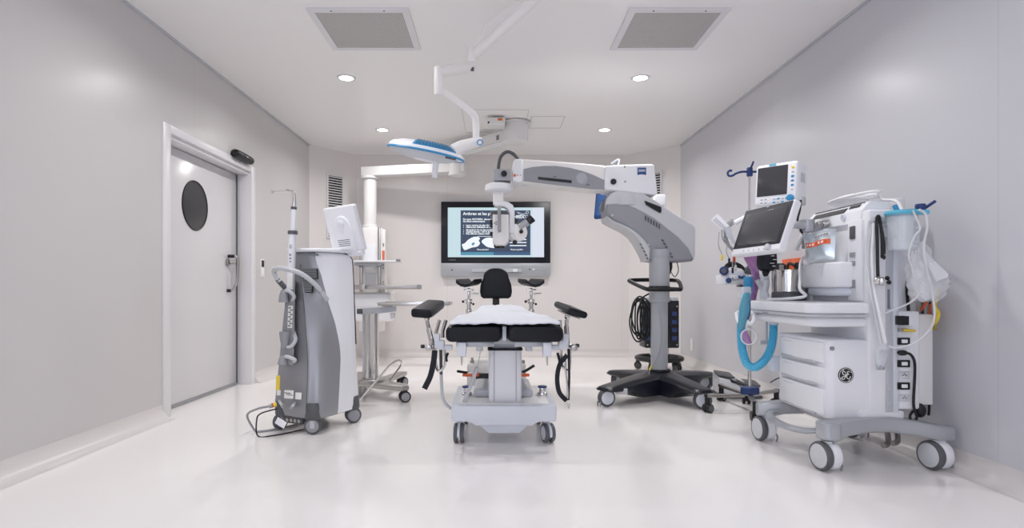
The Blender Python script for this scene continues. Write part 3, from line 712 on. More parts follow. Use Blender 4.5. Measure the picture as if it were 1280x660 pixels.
# ------------------------------------------------------------------ surgical laser cart
LB = Vector((-1.284, 4.275, 0)); LF = T(*LB) @ RZ(-25.5)
lz = thing('laser_cart', LB, 'tall grey and white surgical laser cart with a tilted screen, beside the sliding door', 'laser machine')
KEY = [  # z : P0 left front, P1 crease, Q, B seam, R, P3 right rear, P4 left rear
    (.110, (-.185, -.225), (.10, -.235), (.185, -.175), (.190, -.02), (.186, .12), (.165, .23), (-.165, .23)),
    (.150, (-.19, -.235), (.10, -.245), (.192, -.18), (.196, -.02), (.192, .12), (.172, .24), (-.17, .24)),
    (.350, (-.19, -.212), (.09, -.222), (.178, -.15), (.184, .01), (.180, .12), (.168, .228), (-.17, .23)),
    (.550, (-.19, -.19), (.07, -.20), (.158, -.12), (.172, .03), (.172, .12), (.165, .215), (-.17, .22)),
    (.750, (-.19, -.168), (.035, -.18), (.132, -.10), (.152, .00), (.164, .10), (.162, .208), (-.17, .21)),
    (.900, (-.19, -.15), (.0, -.16), (.10, -.08), (.125, -.04), (.155, .06), (.160, .20), (-.17, .20)),
    (1.10, (-.19, -.13), (-.05, -.14), (.04, -.105), (.085, -.07), (.15, .03), (.155, .195), (-.17, .19)),
    (1.22, (-.187, -.12), (-.06, -.127), (.005, -.112), (.05, -.09), (.135, .005), (.152, .185), (-.168, .18)),
    (1.25, (-.18, -.115), (-.06, -.12), (.0, -.105), (.045, -.085), (.122, .005), (.14, .172), (-.16, .17)),
    (1.265, (-.165, -.10), (-.05, -.105), (.0, -.09), (.035, -.07), (.10, .01), (.115, .145), (-.145, .15)),
]
def interp(z):
    Q = [Vector([c for p in k[1:] for c in p] + []) if False else [c for p in k[1:] for c in p] for k in KEY]; zs = [k[0] for k in KEY]
    for i in range(len(zs) - 1):
        if z <= zs[i + 1]: break
    t = (z - zs[i]) / (zs[i + 1] - zs[i]); i0, i3 = max(i - 1, 0), min(i + 2, len(zs) - 1)
    out = []
    for a, b, c, d in zip(Q[i0], Q[i], Q[i + 1], Q[i3]):
        m1 = (c - a) * .5; m2 = (d - b) * .5
        lin_ = b + (c - b) * t; cat = 0.5 * ((2 * b) + (c - a) * t + (2 * a - 5 * b + 4 * c - d) * t * t + (3 * b - a - 3 * c + d) * t ** 3)
        out.append(lin_ if i >= len(zs) - 3 or i == 0 else cat)
    return [(out[2 * k], out[2 * k + 1]) for k in range(7)]
zz = [.11, .125, .15] + [.15 + .2 * k / 4 for k in range(1, 5)] + [.35 + .87 * k / 22 for k in range(1, 23)] + [1.235, 1.25, 1.258, 1.265]
grey, whit = [], []
for z in zz:
    P = interp(z)
    def arc(a, b, c, r=.5): return catmull([(*a, 0), (*b, 0), (*c, 0)], 6)
    P0, P1, Qp, B, Rr, P3, P4 = [Vector((*p, z)) for p in P]
    ex = Vector((-.012, .05, 0))
    crv = catmull([P4 + Vector((0, -.1, 0)), P0 + Vector((-.0, .04, 0)), P0 + Vector((.02, .004, 0)), P1 + Vector((-.02, .0, 0)), P1 + Vector((.02, .012, 0)), Qp, B], 7)
    crv2 = catmull([Qp, B, Rr, P3 + Vector((.005, -.03, 0)), P3 + Vector((-.03, .0, 0)), P4 + Vector((.03, 0, 0)), P4 + Vector((0, -.03, 0)), P4 + Vector((0, -.1, 0))], 7)[7:]
    cen = Vector((0, 0, z))
    grey.append([p for p in crv]); whit.append(crv2)
m = MB(LF); m.loft([r + [Vector((0, .03, r[0].z))] for r in grey]); gb = m.build('grey_shell', 'laser_grey', lz, sharp=40)
m = MB(LF); m.loft([r + [Vector((0, .03, r[0].z))] for r in whit]); wb = m.build('white_shell', 'white', lz, sharp=40)
# crease line, rear gasket
def edge(idx, off=(0, 0)):
    return [Vector((interp(z)[idx][0] + off[0], interp(z)[idx][1] + off[1], z)) for z in zz]
MB(LF).tube([Vector((p[0], p[1], p[2])) + Vector((.008, -.0015, 0)) for p in edge(1)][2:-5], .0022, 6, smooth=False).build('seam', 'dgrey', gb)
MB(LF).tube([Vector((p[0] + .004, p[1] - .004, p[2])) for p in edge(5)][12:-1] + [Vector((.09, .12, 1.268)), Vector((-.02, -.02, 1.268))], .005, 6, n=3).build('gasket', 'rubber', wb)
MB(LF).tube([Vector((.07, -.085, 1.245)), Vector((.12, .05, 1.19)), Vector((.158, .16, 1.15))], .0012, 5).build('shell_seam', 'lgrey', wb)
MB(LF).box((.062, -.088, 1.246), (.018, .01, .012), .003).build('seam_clip', 'dgrey', wb)
# deck
dk = MB(LF); dk.prism([(-.19, -.13), (-.05, -.155), (.06, -.13), (.17, .0), (.185, .16), (.16, .2), (-.17, .2), (-.19, .16)], T(0, 0, 1.266), .026, .01, 3)
dk = dk.build('top_deck', 'white', lz)
# screen on the deck, seen from behind
sx, su = Vector((math.cos(R(-25.5)), math.sin(R(-25.5)), 0)), None
u = Vector((-sx.y, sx.x, 0)); tl = R(17)
up = Vector((0, 0, math.cos(tl))) - u * math.sin(tl); nb = sx.cross(up)
sc0 = at(430.5, 286.5, 4.33)
SF = Matrix((sx, up, nb)).transposed().to_4x4(); SF.translation = sc0        # local z points to the camera side (the back of the screen)
SF = SF @ Matrix.Rotation(R(3.5), 4, 'Z')
sn = MB(SF).prism(rrect(.29, .345, .018), T(0, 0, -.03), .05, .012, 3).build('screen_housing', 'white', lz)
MB(SF).prism(rrect(.27, .325, .01), T(0, 0, -.034), .006).build('screen_glass', 'screen', sn)
out = [(-.075, -.17), (.095, -.17)] + [(.01 + .085 * math.cos(R(a)), -.03 + .135 * math.sin(R(a))) for a in range(0, 181, 15)]
MB(SF).prism(out, T(.0, 0, .015), .022, .014, 4).build('back_bulge', 'white', sn)
MB(SF).cyl((.005, .045, .03), (.005, .045, .046), .028, bev=.006).build('hinge_cap', 'white', sn)
for k in range(4):
    MB(SF).box((.0, -.075 - k * .014, .0372), (.115 - k * .004, .0045, .002)).build('vent_slot', 'dgrey', sn)
MB(SF).cyl((-.08, -.185, .0), (.12, -.185, .0), .026, bev=.006).build('screen_hinge', 'white', sn)
MB(LF).prism(rrect(.2, .14, .04), T(.1, .1, 1.285), .018, .006).build('screen_foot', 'white', dk)
# air grille
gf = [at(374.5 + a, b, 4.13) for a, b in ()]
gn = Vector((-.02, -1, .12)).normalized()
def grille(pts, n):
    P = [at(*p) for p in pts]
    fr = MB(); c = sum(P, Vector()) / 4
    fr.loft([[p + gn * .004 for p in P], [p - gn * .03 for p in P]]); fr = fr.build('grille_recess', 'dark', gb)
    for k in range(n):
        t = (k + .5) / n; a, b = P[0].lerp(P[3], t), P[1].lerp(P[2], t)
        h = (P[3] - P[0]) / n * .22
        MB().loft([[a - h + gn * .004, a + h + gn * .004, a + h + gn * .012, a - h + gn * .012], [b - h + gn * .004, b + h + gn * .004, b + h + gn * .012, b - h + gn * .012]]).build('grille_slat', 'mgrey', fr)
grille([(374.5, 335.5, 4.08), (396, 335.5, 4.06), (396.5, 348, 4.06), (377, 348, 4.08)], 7)
grille([(378, 349, 4.075), (391, 349, 4.06), (389.5, 365.5, 4.05), (381, 365.5, 4.07)], 8)
# handpiece and its articulated wand
YH = 4.08
hp = MB(); hp.tube([at(365.5, 291, YH), at(365, 310, YH), at(363.5, 340, YH), at(362.5, 362, YH)], .034, 14, rr=lambda t: .031 + .004 * t, flat=(1, .8))
hp = hp.build('handpiece', 'white', lz)
MB().cyl(at(366, 293, YH), at(366, 288.5, YH), .034, bev=.003).build('collar', 'dgrey', hp)
MB().cyl(at(366.5, 289, YH), at(367.5, 261, YH), .019).build('wand_tube', 'white', hp)
MB().cyl(at(367.3, 262, YH), at(367.4, 258.6, YH), .021).build('wand_collar', 'dgrey', hp)
MB().tube([at(367.4, 259, YH), at(367.8, 248, YH), at(367, 241, YH), at(363, 238, YH), at(357.5, 237, YH)], .012, 10, rr=lambda t: .014 - .007 * t).build('wand_tip', 'chrome', hp)
MB().tube([at(364, 239.5, YH), at(352, 239, YH - .03), at(342, 239.5, YH - .06), at(340, 240.2, YH - .065)], .005, 8).ball(at(340, 240, YH - .065), .011).build('wand_guide', 'chrome', hp)
for k, y in enumerate((318.5, 323, 327)): MB().cyl(at(362.8, y, YH - .026), at(362.8, y, YH - .034), .008 - .001 * k).build('handpiece_button', 'mgrey', hp)
MB().box(at(363.2, 308, YH - .03), (.018, .008, .03), .004).build('handpiece_print', 'lgrey', hp)
def panel(px, py, w, h, name, mt, Y, parent, yaw=-14, bev=.001):
    p = at(px, py, Y); return MB(T(*p) @ RZ(yaw) @ RX(-4)).box((0, 0, 0), (w, .004, h), bev).build(name, mt, parent)
panel(363.4, 350, .027, .105, 'print_strip', 'label', 4.045, hp)
# hose arcing out of the body into the holder
ho = MB().tube([at(409, 375, 4.12), at(401, 364, 4.07), at(390, 352, 4.02), at(376, 342, 3.98), at(360, 336.8, 3.97), at(348, 335.3, 3.98), at(342.8, 338.5, 4.0), at(345, 346, 4.02), at(350, 352, 4.03)], .0165, 12).build('delivery_hose', 'lgrey', lz)
MB().ribbed([at(347, 349, 4.025), at(351, 354, 4.04), at(356.5, 360, 4.06)], .018, .012).build('hose_end', 'dgrey', ho)
MB().cyl(at(398, 360.5, 4.06), at(401.5, 364.5, 4.075), .019).build('hose_ferrule', 'mgrey', ho)
# holder column on the left face with three cradles
def cradle(cx, cy, r, h, Y, up, dx):
    c = at(cx, cy, Y); k = 1 if up else -1
    prof = [(.001, k * h * .52), (r * .35, k * h * .5), (r * .62, k * h * .36), (r * .85, k * h * .05), (r, -k * h * .38), (r * 1.02, -k * h * .5), (r * .8, -k * h * .5)]
    q = MB(T(*c)).lathe(prof, None, 24).build('handpiece_cradle', 'mgrey', lz, sharp=50)
    m = MB(T(*c)); m.tube([(r * .6, -.01, k * h * .42), (r * 1.5, -.02, k * h * .35), (dx, -.012, 0), (r * 1.6, .02, -k * h * .35), (r * 1.2, .05, -k * h * .45)], .013, 10); m.build('cradle_hook', 'lgrey', q)
cradle(354.5, 370, .034, .088, 4.05, True, .075)
cradle(356, 425, .036, .115, 4.03, False, .078)
cradle(353.5, 450, .034, .06, 4.01, True, .088)
MB().loft([[at(358 - k * .6 - w, y, Y), at(358 - k * .6 + 11, y, Y - .02), at(358 - k * .6 + 11, y, Y + .1), at(358 - k * .6 - w, y, Y + .1)] for k, (y, w, Y) in enumerate(((352, 0, 4.09), (385, 1.5, 4.07), (420, 3, 4.05), (455, 5, 4.02)))]).build('holder_column', 'mgrey', lz, sharp=60)
lab = panel(362.8, 396, .036, .155, 'label', 'label', 4.045, lz)
MB(T(*at(362.8, 396, 4.045)) @ RZ(-14) @ RX(-4)).text('SLOANE', Matrix(((0, 1, 0, 0), (0, 0, -1, -.003), (-1, 0, 0, 0), (0, 0, 0, 1))) if False else Matrix(((0, -1, 0, 0), (0, 0, -1, -.0025), (1, 0, 0, 0), (0, 0, 0, 1))), .03, .0004).build('label_print', 'ink', lab) if False else None
for k in range(9): MB(T(*at(362.8, 396, 4.042)) @ RZ(-14) @ RX(-4)).box((.006 * (1 if k % 2 else -1), 0, .062 - k * .0155), (.02, .002, .009)).build('label_print', 'ink', lab)
panel(347.5, 478.5, .03, .10, 'warning_label', 'yellow', 4.035, lz)
panel(348.3, 491, .028, .036, 'label', 'label', 4.03, lz); panel(361, 493, .07, .056, 'label', 'label', 4.0, lz); panel(373, 495, .046, .046, 'label', 'label', 3.98, lz)
for k in range(3): panel(361 - 2 + k * 2, 491 + k * 1.6, .045, .004, 'label_print', 'ink', 3.996, lz)
for a, b in (((349, 501), (354, 509)), ((363.5, 510), (369, 504))):
    MB().tube([at(a[0], a[1], 4.04), at(*[(p + q) / 2 for p, q in zip(a, b)], 3.97), at(b[0], b[1], 4.04)], .010, 10).build('pull_handle', 'lgrey', lz)
# corner bumpers
def bumper(cx, cy, z0, z1, name='corner_bumper'):
    rings = []
    for z, k in ((z0, .9), (z0 + .02, 1), (z1 - .03, .97), (z1, .86)):
        rings.append([Vector((cx + px * k, cy + py * k, z)) for px, py in rrect(.115, .115, .05, 6)])
    return MB(LF).loft(rings).build(name, 'dgrey', lz, sharp=60)
bumper(.125, -.19, .1, .215); bumper(-.15, -.19, .1, .205); bumper(.142, .19, .1, .20); bumper(-.135, .185, .1, .2)
MB(LF).span(-.16, .16, -.2, .2, .095, .12, .01).build('base_plate', 'black', lz)
for lx, ly, hd in ((.135, -.21, 5), (-.175, -.2, 60), (.15, .2, 25), (-.16, .2, 30)):
    p = LF @ Vector((lx, ly, 0)); caster(lz, p.x, p.y, .058, .115, hd, .036, body='lgrey', twin=(lx > 0 and ly > 0), hood=False, brake=False, disc='mgrey', wheel='dgrey', offset=.0)
MB(LF).span(-.1, .06, -.235, -.18, .06, .115, .012).build('connector_block', 'dgrey', lz)
for k in range(4): MB(LF).cyl((-.07 + k * .035, -.24, .085), (-.07 + k * .035, -.2, .085), .012).build('port', 'steel', lz)
# mains lead and hose lying on the floor
g = 4.05
m = MB(); m.tube([at(345, 505, 4.0), at(336, 508, 3.98), at(322, 511, 4.0), at(309, 519, 4.05), Vector((-1.7, 4.13, .009)), Vector((-1.64, 4.07, .009)), Vector((-1.54, 4.14, .009)), Vector((-1.46, 4.27, .009)), Vector((-1.42, 4.4, .009))], .0078, 10)
cb = m.build('mains_cable', 'mgrey', lz)
for a, b, c in ((345.5, 341.5, 'yellow'), (341.5, 339.8, 'red'), (340, 336, 'steel')):
    MB().cyl(at(a, 505 + (345.5 - a) * .35, 3.995), at(b, 505 + (345.5 - b) * .35, 3.985), .015).build('cable_connector', c, cb)
m = MB(); m.tube([at(347, 511, 4.02), at(338, 513, 3.99), at(326, 517, 3.98), at(321, 524, 3.97), Vector((-1.6, 3.95, .008)), Vector((-1.50, 3.96, .008)), Vector((-1.43, 4.04, .006)), Vector((-1.36, 4.13, .006)), Vector((-1.3, 4.2, .006))], .0048, 8)
m.build('signal_cable', 'wire', lz)
tg = MB(T(*at(351, 528.5, 3.93)) @ RY(28) @ RZ(-10)).box((0, 0, 0), (.075, .004, .046), .001)
tg.build('paper_tag', 'white', lz)
# ------------------------------------------------------------------ ceiling supply column (pendant)
pd = thing('ceiling_pendant', (.22, 6.95, 2.5), 'white jointed ceiling supply arm with a hanging column of shelves behind the laser', 'ceiling pendant')
hub = Vector((.25, 7.0, 0)); el = Vector((-.5, 7.85, 0)); co = Vector((-1.73, 8.12, 0))
def beam(a, b, z0, z1, w, name, ext=(.0, .0)):
    d = (b - a).normalized(); a2, b2 = a - d * ext[0], b + d * ext[1]
    n = Vector((-d.y, d.x, 0)); L = (b2 - a2).length
    fr = Matrix((d, n, Vector((0, 0, 1)))).transposed().to_4x4(); fr.translation = a2 + Vector((0, 0, (z0 + z1) / 2))
    q = MB(fr).box((L / 2, 0, 0), (L, w, z1 - z0), .012, 3).build(name, 'offw', pd)
    for s in (-1, 1):
        MB(fr).box((L / 2, s * w / 2, s * 0 + (z1 - z0) * .47), (L, .002, .003)).build('trim_line', 'mgrey', q)
        MB(fr).box((L / 2, s * w / 2, -(z1 - z0) * .47), (L, .002, .003)).build('trim_line', 'mgrey', q)
    return q
MB().lathe([(.19, 0), (.19, .02), (.17, .03)][::1], T(hub.x, hub.y, HC - .032), 40).build('ceiling_flange', 'offw', pd)
MB().cyl(hub + Vector((0, 0, 2.76)), hub + Vector((0, 0, HC)), .155, seg=40, bev=.01).build('ceiling_bearing', 'offw', pd)
b1 = beam(hub, el, 2.785, 2.925, .17, 'upper_arm', (.0, .14))
MB().cyl(el + Vector((0, 0, 2.52)), el + Vector((0, 0, 2.82)), .12, seg=36, bev=.01).build('elbow_bearing', 'offw', pd)
b2 = beam(el, co, 2.56, 2.695, .17, 'lower_arm', (.12, .1))
bx = at(620, 153.5, 6.75)
k = MB().box((bx.x, 6.82, 2.935), (.21, .22, .085), .012, 3).build('brake_box', 'offw', pd)
MB().box((bx.x + .045, 6.707, 2.95), (.05, .004, .024)).build('warning_sticker', 'orange', k); MB().box((bx.x + .075, 6.707, 2.947), (.012, .0045, .022)).build('sticker_edge', 'yellow', k)
MB().box((bx.x - .085, 6.707, 2.915), (.016, .004, .024)).build('brake_port', 'navyblack', k)
d = (el - hub).normalized(); n = Vector((d.y, -d.x, 0)); q = hub + d * .2 - Vector((-d.y, d.x, 0)) * 0
lb = MB(T(*(hub + d * .22)) @ RZ(math.degrees(math.atan2(d.y, d.x)))).box((0, .0862, 2.845), (.05, .002, .06)).build('arm_label', 'ink', b1)
# column
MB().cyl(co + Vector((0, 0, 1.88)), co + Vector((0, 0, 2.57)), .092, seg=36).build('drop_tube', 'offw', pd)
MB().cyl(co + Vector((0, 0, 2.53)), co + Vector((0, 0, 2.56)), .125, seg=36, bev=.006).build('tube_collar', 'offw', pd)
MB().cyl(co + Vector((0, 0, 1.8)), co + Vector((0, 0, 1.89)), .105, seg=36, bev=.006).build('tube_collar', 'offw', pd)
cx = at(463, 0, 8.0).x
sb = MB().span(cx - .16, cx + .16, 8.0, 8.24, .42, 1.84, .015, 3).build('service_column', 'white2', pd)
for s in (-1, 1): MB().span(cx + s * .125 - .018, cx + s * .125 + .018, 7.965, 8.0, .62, 1.85, .004).build('equipment_rail', 'steel', pd)
MB().span(cx - .09, cx + .08, 7.992, 8.0, 1.28, 1.62, .004).build('socket_panel', 'white', sb)
MB().span(cx - .07, cx + .07, 7.99, 8.0, 1.02, 1.22, .004).build('media_panel', 'lgrey', sb)
MB().span(cx + .155, cx + .2, 8.0, 8.2, .9, 1.82, .006).build('side_panel', 'white2', sb)
MB().span(cx + .165, cx + .195, 7.992, 8.0, 1.40, 1.53, .002).build('warning_sticker', 'orange', sb)
for z in (1.62, 1.6, 1.33, 1.29, 1.1, 1.06): MB().cyl((cx + .18, 7.992, z), (cx + .18, 8.0, z), .008).build('screw', 'dgrey', sb)
s1 = MB().span(at(442, 0, 7.8).x, at(499, 0, 7.8).x, 7.78, 8.0, 1.36, 1.385, .006).build('upper_shelf', 'white', pd)
MB().cyl(Vector((at(499, 0, 7.7).x, 7.62, 1.362)), Vector((at(499, 0, 7.7).x, 7.62, 1.395)), .03, bev=.006).build('shelf_stop', 'mgrey', s1)
for s in (-1, 1): MB().cyl((cx + s * .125, 7.93, 1.33), (cx + s * .125, 7.96, 1.33), .03, bev=.006).build('clamp_knob', 'mgrey', s1)
MB().span(cx - .2, cx + .17, 7.9, 7.99, 1.32, 1.36, .006).build('shelf_bracket', 'lgrey', s1)
for x in (-.3, .2): MB().span(cx + x - .02, cx + x + .02, 7.6, 8.0, 1.0, 1.03, .004).build('shelf_arm', 'steel', pd)
s2 = MB().span(at(430, 0, 7.5).x, at(526, 0, 7.5).x, 7.48, 7.62, 1.0, 1.055, .004).build('steel_shelf', 'steel', pd)
MB().span(at(523, 0, 7.5).x, at(526.4, 0, 7.5).x, 7.405, 7.43, .998, 1.06, .004).build('shelf_end_cap', 'mgrey', s2)
MB().span(at(454, 0, 7.5).x, at(457.5, 0, 7.5).x, 7.41, 7.43, .998, 1.056, .003).build('rail_clip', 'lgrey', s2)
dw = MB().span(at(441, 0, 7.8).x, at(491, 0, 7.8).x, 7.62, 8.0, .58, .96, .012, 3).build('drawer_box', 'white2', pd)
MB().span(at(443, 0, 7.8).x, at(489, 0, 7.8).x, 7.608, 7.622, .6, .76, .006).build('drawer_front', 'white', dw)
MB().span(at(443, 0, 7.8).x, at(489, 0, 7.8).x, 7.608, 7.622, .775, .94, .006).build('drawer_front', 'white', dw)

# ------------------------------------------------------------------ steel instrument table
it = thing('instrument_table', (-1.13, 5.5, 0), 'steel mobile instrument table on a chrome post behind the laser cart', 'instrument table')
PX, PY = -1.135, 5.42
MB().prism(rrect(.115, .115, .03), T(PX, PY, .13), .66, 0).build('post', 'chrome', it)
MB().prism(rrect(.055, .1, .02), T(PX - .06, PY + .02, .13), .64, 0).build('post_sleeve', 'lgrey', it)
m = MB(); m.prism([(PX - .22, PY - .06), (PX - .05, PY - .1), (PX + .1, PY - .2), (PX + .33, PY - .3), (PX + .38, PY - .26), (PX + .36, PY - .16), (PX + .12, PY + .05), (PX + .13, PY + .15), (PX + .23, PY + .62), (PX + .15, PY + .64), (PX + .02, PY + .2), (PX - .2, PY + .62), (PX - .28, PY + .6), (PX - .16, PY + .1)], T(0, 0, .105), .045, .012, 3)
bs = m.build('base', 'steel', it)
MB().prism(rrect(.22, .24, .05), T(PX, PY, .14), .035, .012, 3).build('post_foot', 'steel', bs)
for x, y, h in ((PX + .34, PY - .24, 20), (PX + .19, PY + .58, 60), (PX - .22, PY + .58, 100), (PX - .2, PY - .02, 10)):
    caster(it, x, y, .05, .11, h, .04, body='dgrey', wheel='rubber', disc='mgrey', hood=False, brake=False, twin=True, offset=0)
MB().tube([at(447, 503, 5.0), at(462, 486, 5.05), at(484, 460, 5.12), at(492, 453, 5.15), at(499, 450.5, 5.2), at(502, 453, 5.26), at(500, 458, 5.32), at(491, 471, 5.4), at(483, 481, 5.5)], .0085, 10).build('foot_lever', 'chrome', it)
YA = 5.35
m = MB(); m.loft([[at(x, y0, YA - .09), at(x, y1, YA - .09), at(x, y1, YA + .09), at(x, y0, YA + .09)] for x, y0, y1 in ((446, 386.5, 392.5), (450, 385.6, 393.2), (470, 384.5, 392.3), (490, 383, 390), (495.5, 382.8, 389))])
hd = m.build('lift_head', 'steelgrey', it, sharp=25)
MB().box(at(449.5, 389, YA - .095), (.05, .02, .045), .006).build('head_end', 'dgrey', hd)
MB().prism(rrect(.04, .05, .01), T(*at(491, 393.5, YA - .05)) @ T(0, 0, -.035), .05, .008).build('release_knob', 'white', hd)
MB().cyl(at(484, 383, YA), at(484, 379.5, YA), .05, bev=.006).build('tray_pivot', 'steel', hd)
m = MB(); a, b = at(478, 380.3, YA), at(563, 380.3, YA); m.span(a.x, b.x, 5.12, 5.6, a.z - .008, a.z + .012, .004)
tr = m.build('tray', 'steel', it)
for (x0, x1, y0, y1) in ((a.x, b.x, 5.115, 5.125), (a.x, b.x, 5.595, 5.605), (a.x - .005, a.x + .005, 5.12, 5.6), (b.x - .005, b.x + .005, 5.12, 5.6)):
    MB().span(x0, x1, y0, y1, a.z + .008, a.z + .02, .002).build('tray_rim', 'chrome', tr)

# ------------------------------------------------------------------ oval surgical lamp on its arm
sl = thing('surgical_lamp', (.33, 3.75, 2.7), 'oval white surgical lamp with blue grille on a jointed ceiling arm', 'surgical lamp')
mt = Vector((.36, 3.55, 0))
MB().lathe([(.02, 0), (.17, .0), (.19, .03), (.19, .05), (.05, .05)], T(mt.x, mt.y, HC - .05), 40).build('ceiling_cup', 'white2', sl)
MB().cyl(mt + Vector((0, 0, 2.82)), mt + Vector((0, 0, HC - .02)), .045).build('drop_pole', 'white2', sl)
Aq = mt + Vector((0, 0, 2.87)); Bq = at(593.5, 68, 4.1)
m = MB(); m.tube([Aq, Bq], .034, 14, smooth=False); a1 = m.build('upper_arm', 'white2', sl)
MB().tube([Aq + Vector((-.06, 0, -.02)), at(612, 24, 4.0), at(600, 42, 4.05), at(591.5, 56, 4.1)], .005, 6).build('arm_cable', 'white2', a1)
MB().cyl(at(590.5, 60, 4.1), at(590, 86, 4.1), .036, bev=.006).build('arm_link', 'white2', sl)
m = MB(); m.tube([at(592, 82, 4.1), at(572, 87, 4.0), at(548.5, 90, 3.9)], .034, 14, smooth=False, rr=lambda t: .036)
a2 = m.build('middle_arm', 'white2', sl)
MB().box(at(588, 86.5, 4.06), (.05, .03, .022), .004).build('brake_screw', 'dgrey', a2)
MB().cyl(at(548.5, 84, 3.9), at(548.5, 119, 3.9), .032, bev=.006).build('arm_link', 'white2', sl)
m = MB(); m.tube([at(549, 115, 3.9), at(558, 117, 3.93), at(571, 126, 4.0), at(585, 137, 4.05), at(593, 145, 4.08), at(595, 158, 4.1), at(595, 178, 4.1)], .024, 14)
m.build('curved_arm', 'white2', sl)
m = MB(); m.tube([at(603, 177, 4.1), at(594, 178.5, 4.1), at(578, 183, 4.08), at(568, 189, 4.07)], .035, 14, rr=lambda t: .03 + .02 * t); jn = m.build('head_joint', 'white2', sl)
MB().cyl(at(600, 178, 4.06), at(600, 178, 4.03), .022).build('joint_ring', 'blue', jn); MB().cyl(at(600, 178, 4.04), at(600, 178, 4.027), .014).build('joint_cap', 'white2', jn)
# head: a shallow oval dish
c = at(533, 190.5, 4.1); ax = (at(579.5, 202.5, 4.1) - at(485, 183, 4.1)); L = ax.length; ax.normalize()
yv = Vector((0, 1, 0)); yv = (yv - ax * yv.dot(ax)).normalized(); yv = (yv + Vector((0, 0, .10))).normalized(); zv = ax.cross(yv); yv = zv.cross(ax)
HF = Matrix((ax, yv, zv)).transposed().to_4x4(); HF.translation = at(532.3, 192.3, 4.12)
def ell(t, w=1.0):                           # egg-shaped outline
    return L / 2 * math.cos(t) * w, (.19 + .02 * math.cos(t)) * math.sin(t) * w
m = MB(HF); NS = 48
rings = [[Vector((*ell(2 * PI * k / NS, w), z)) for k in range(NS)] for w, z in ((1.0, .0), (1.0, .012), (.97, .03), (.88, .05), (.7, .066), (.45, .076), (.2, .08))]
m.loft(rings); hd = m.build('lamp_head', 'white', sl, sharp=50)
m = MB(HF); m.tube([Vector((*ell(2 * PI * k / NS, 1.006), .003)) for k in range(NS)], .008, 8, smooth=False, closed=True); m.build('rim_band', 'blue', hd)
m = MB(HF); m.loft([[Vector((ell(2 * PI * k / NS, w)[0] - .02, ell(2 * PI * k / NS, w)[1], z)) for k in range(NS)] for w, z in ((.93, .0), (.86, -.012), (.72, -.03), (.5, -.042), (.2, -.045))])
m.build('lens_cover', 'cloudy', hd, sharp=60)
m = MB(HF); m.loft([[Vector((ell(2 * PI * k / NS, w)[0] * .8, ell(2 * PI * k / NS, w)[1] * .8, z)) for k in range(NS)] for w, z in ((.4, -.04), (.36, -.05), (.1, -.052))]).build('lens_centre', 'white', hd)
m = MB(HF)                                    # blue grille patch on the top near the camera
rows = []
for j in range(5):
    v = j / 4; row = []
    for i in range(15):
        uu = i / 14; ang = -(1.87 - 1.32 * uu); w = .965 - .25 * v
        x, y = ell(ang, w); z = {0: .0312, 1: .0445, 2: .056, 3: .0635, 4: .0685}[j]
        row.append(Vector((x, y, z + .003)))
    rows.append(row)
gm = M['blue'] ; m.strip(rows); gp = m.build('blue_grille', 'grille_blue' if 'grille_blue' in M else 'blue', hd, sharp=60)
gp.modifiers.new('thickness', 'SOLIDIFY').thickness = .005
for j in range(3):
    for i in range(12):
        a, b = rows[j + (1 if j < 2 else 1)][i + 1], rows[j][i + 1]
        p = a.lerp(b, .5) if j < 2 else rows[3][i + 1].lerp(rows[4][i + 1], .3)
        MB(HF).box(p + Vector((0, -.001, .004)), (.012, .006, .004), .001).build('grille_slot', 'dgrey', gp)
MB(HF).text('astralux', T(-.205, -.085, .052) @ RX(38) @ RZ(0), .03, .0006).build('maker_print', 'logo_blue', hd) if False else None
MB(HF).box((.19, -.115, -.004), (.075, .03, .022), .006).build('control_pad', 'dgrey', hd)
hs = MB().tube([at(545.5, 195, 4.1), at(544.8, 205, 4.1) , at(543, 222, 4.1)], .021, 14, smooth=False, rr=lambda t: .024 - .005 * t).build('sterile_handle', 'white', sl)
MB().cyl(at(545.6, 196, 4.1), at(545.2, 200, 4.1), .03, bev=.004).build('handle_collar', 'white', hs)
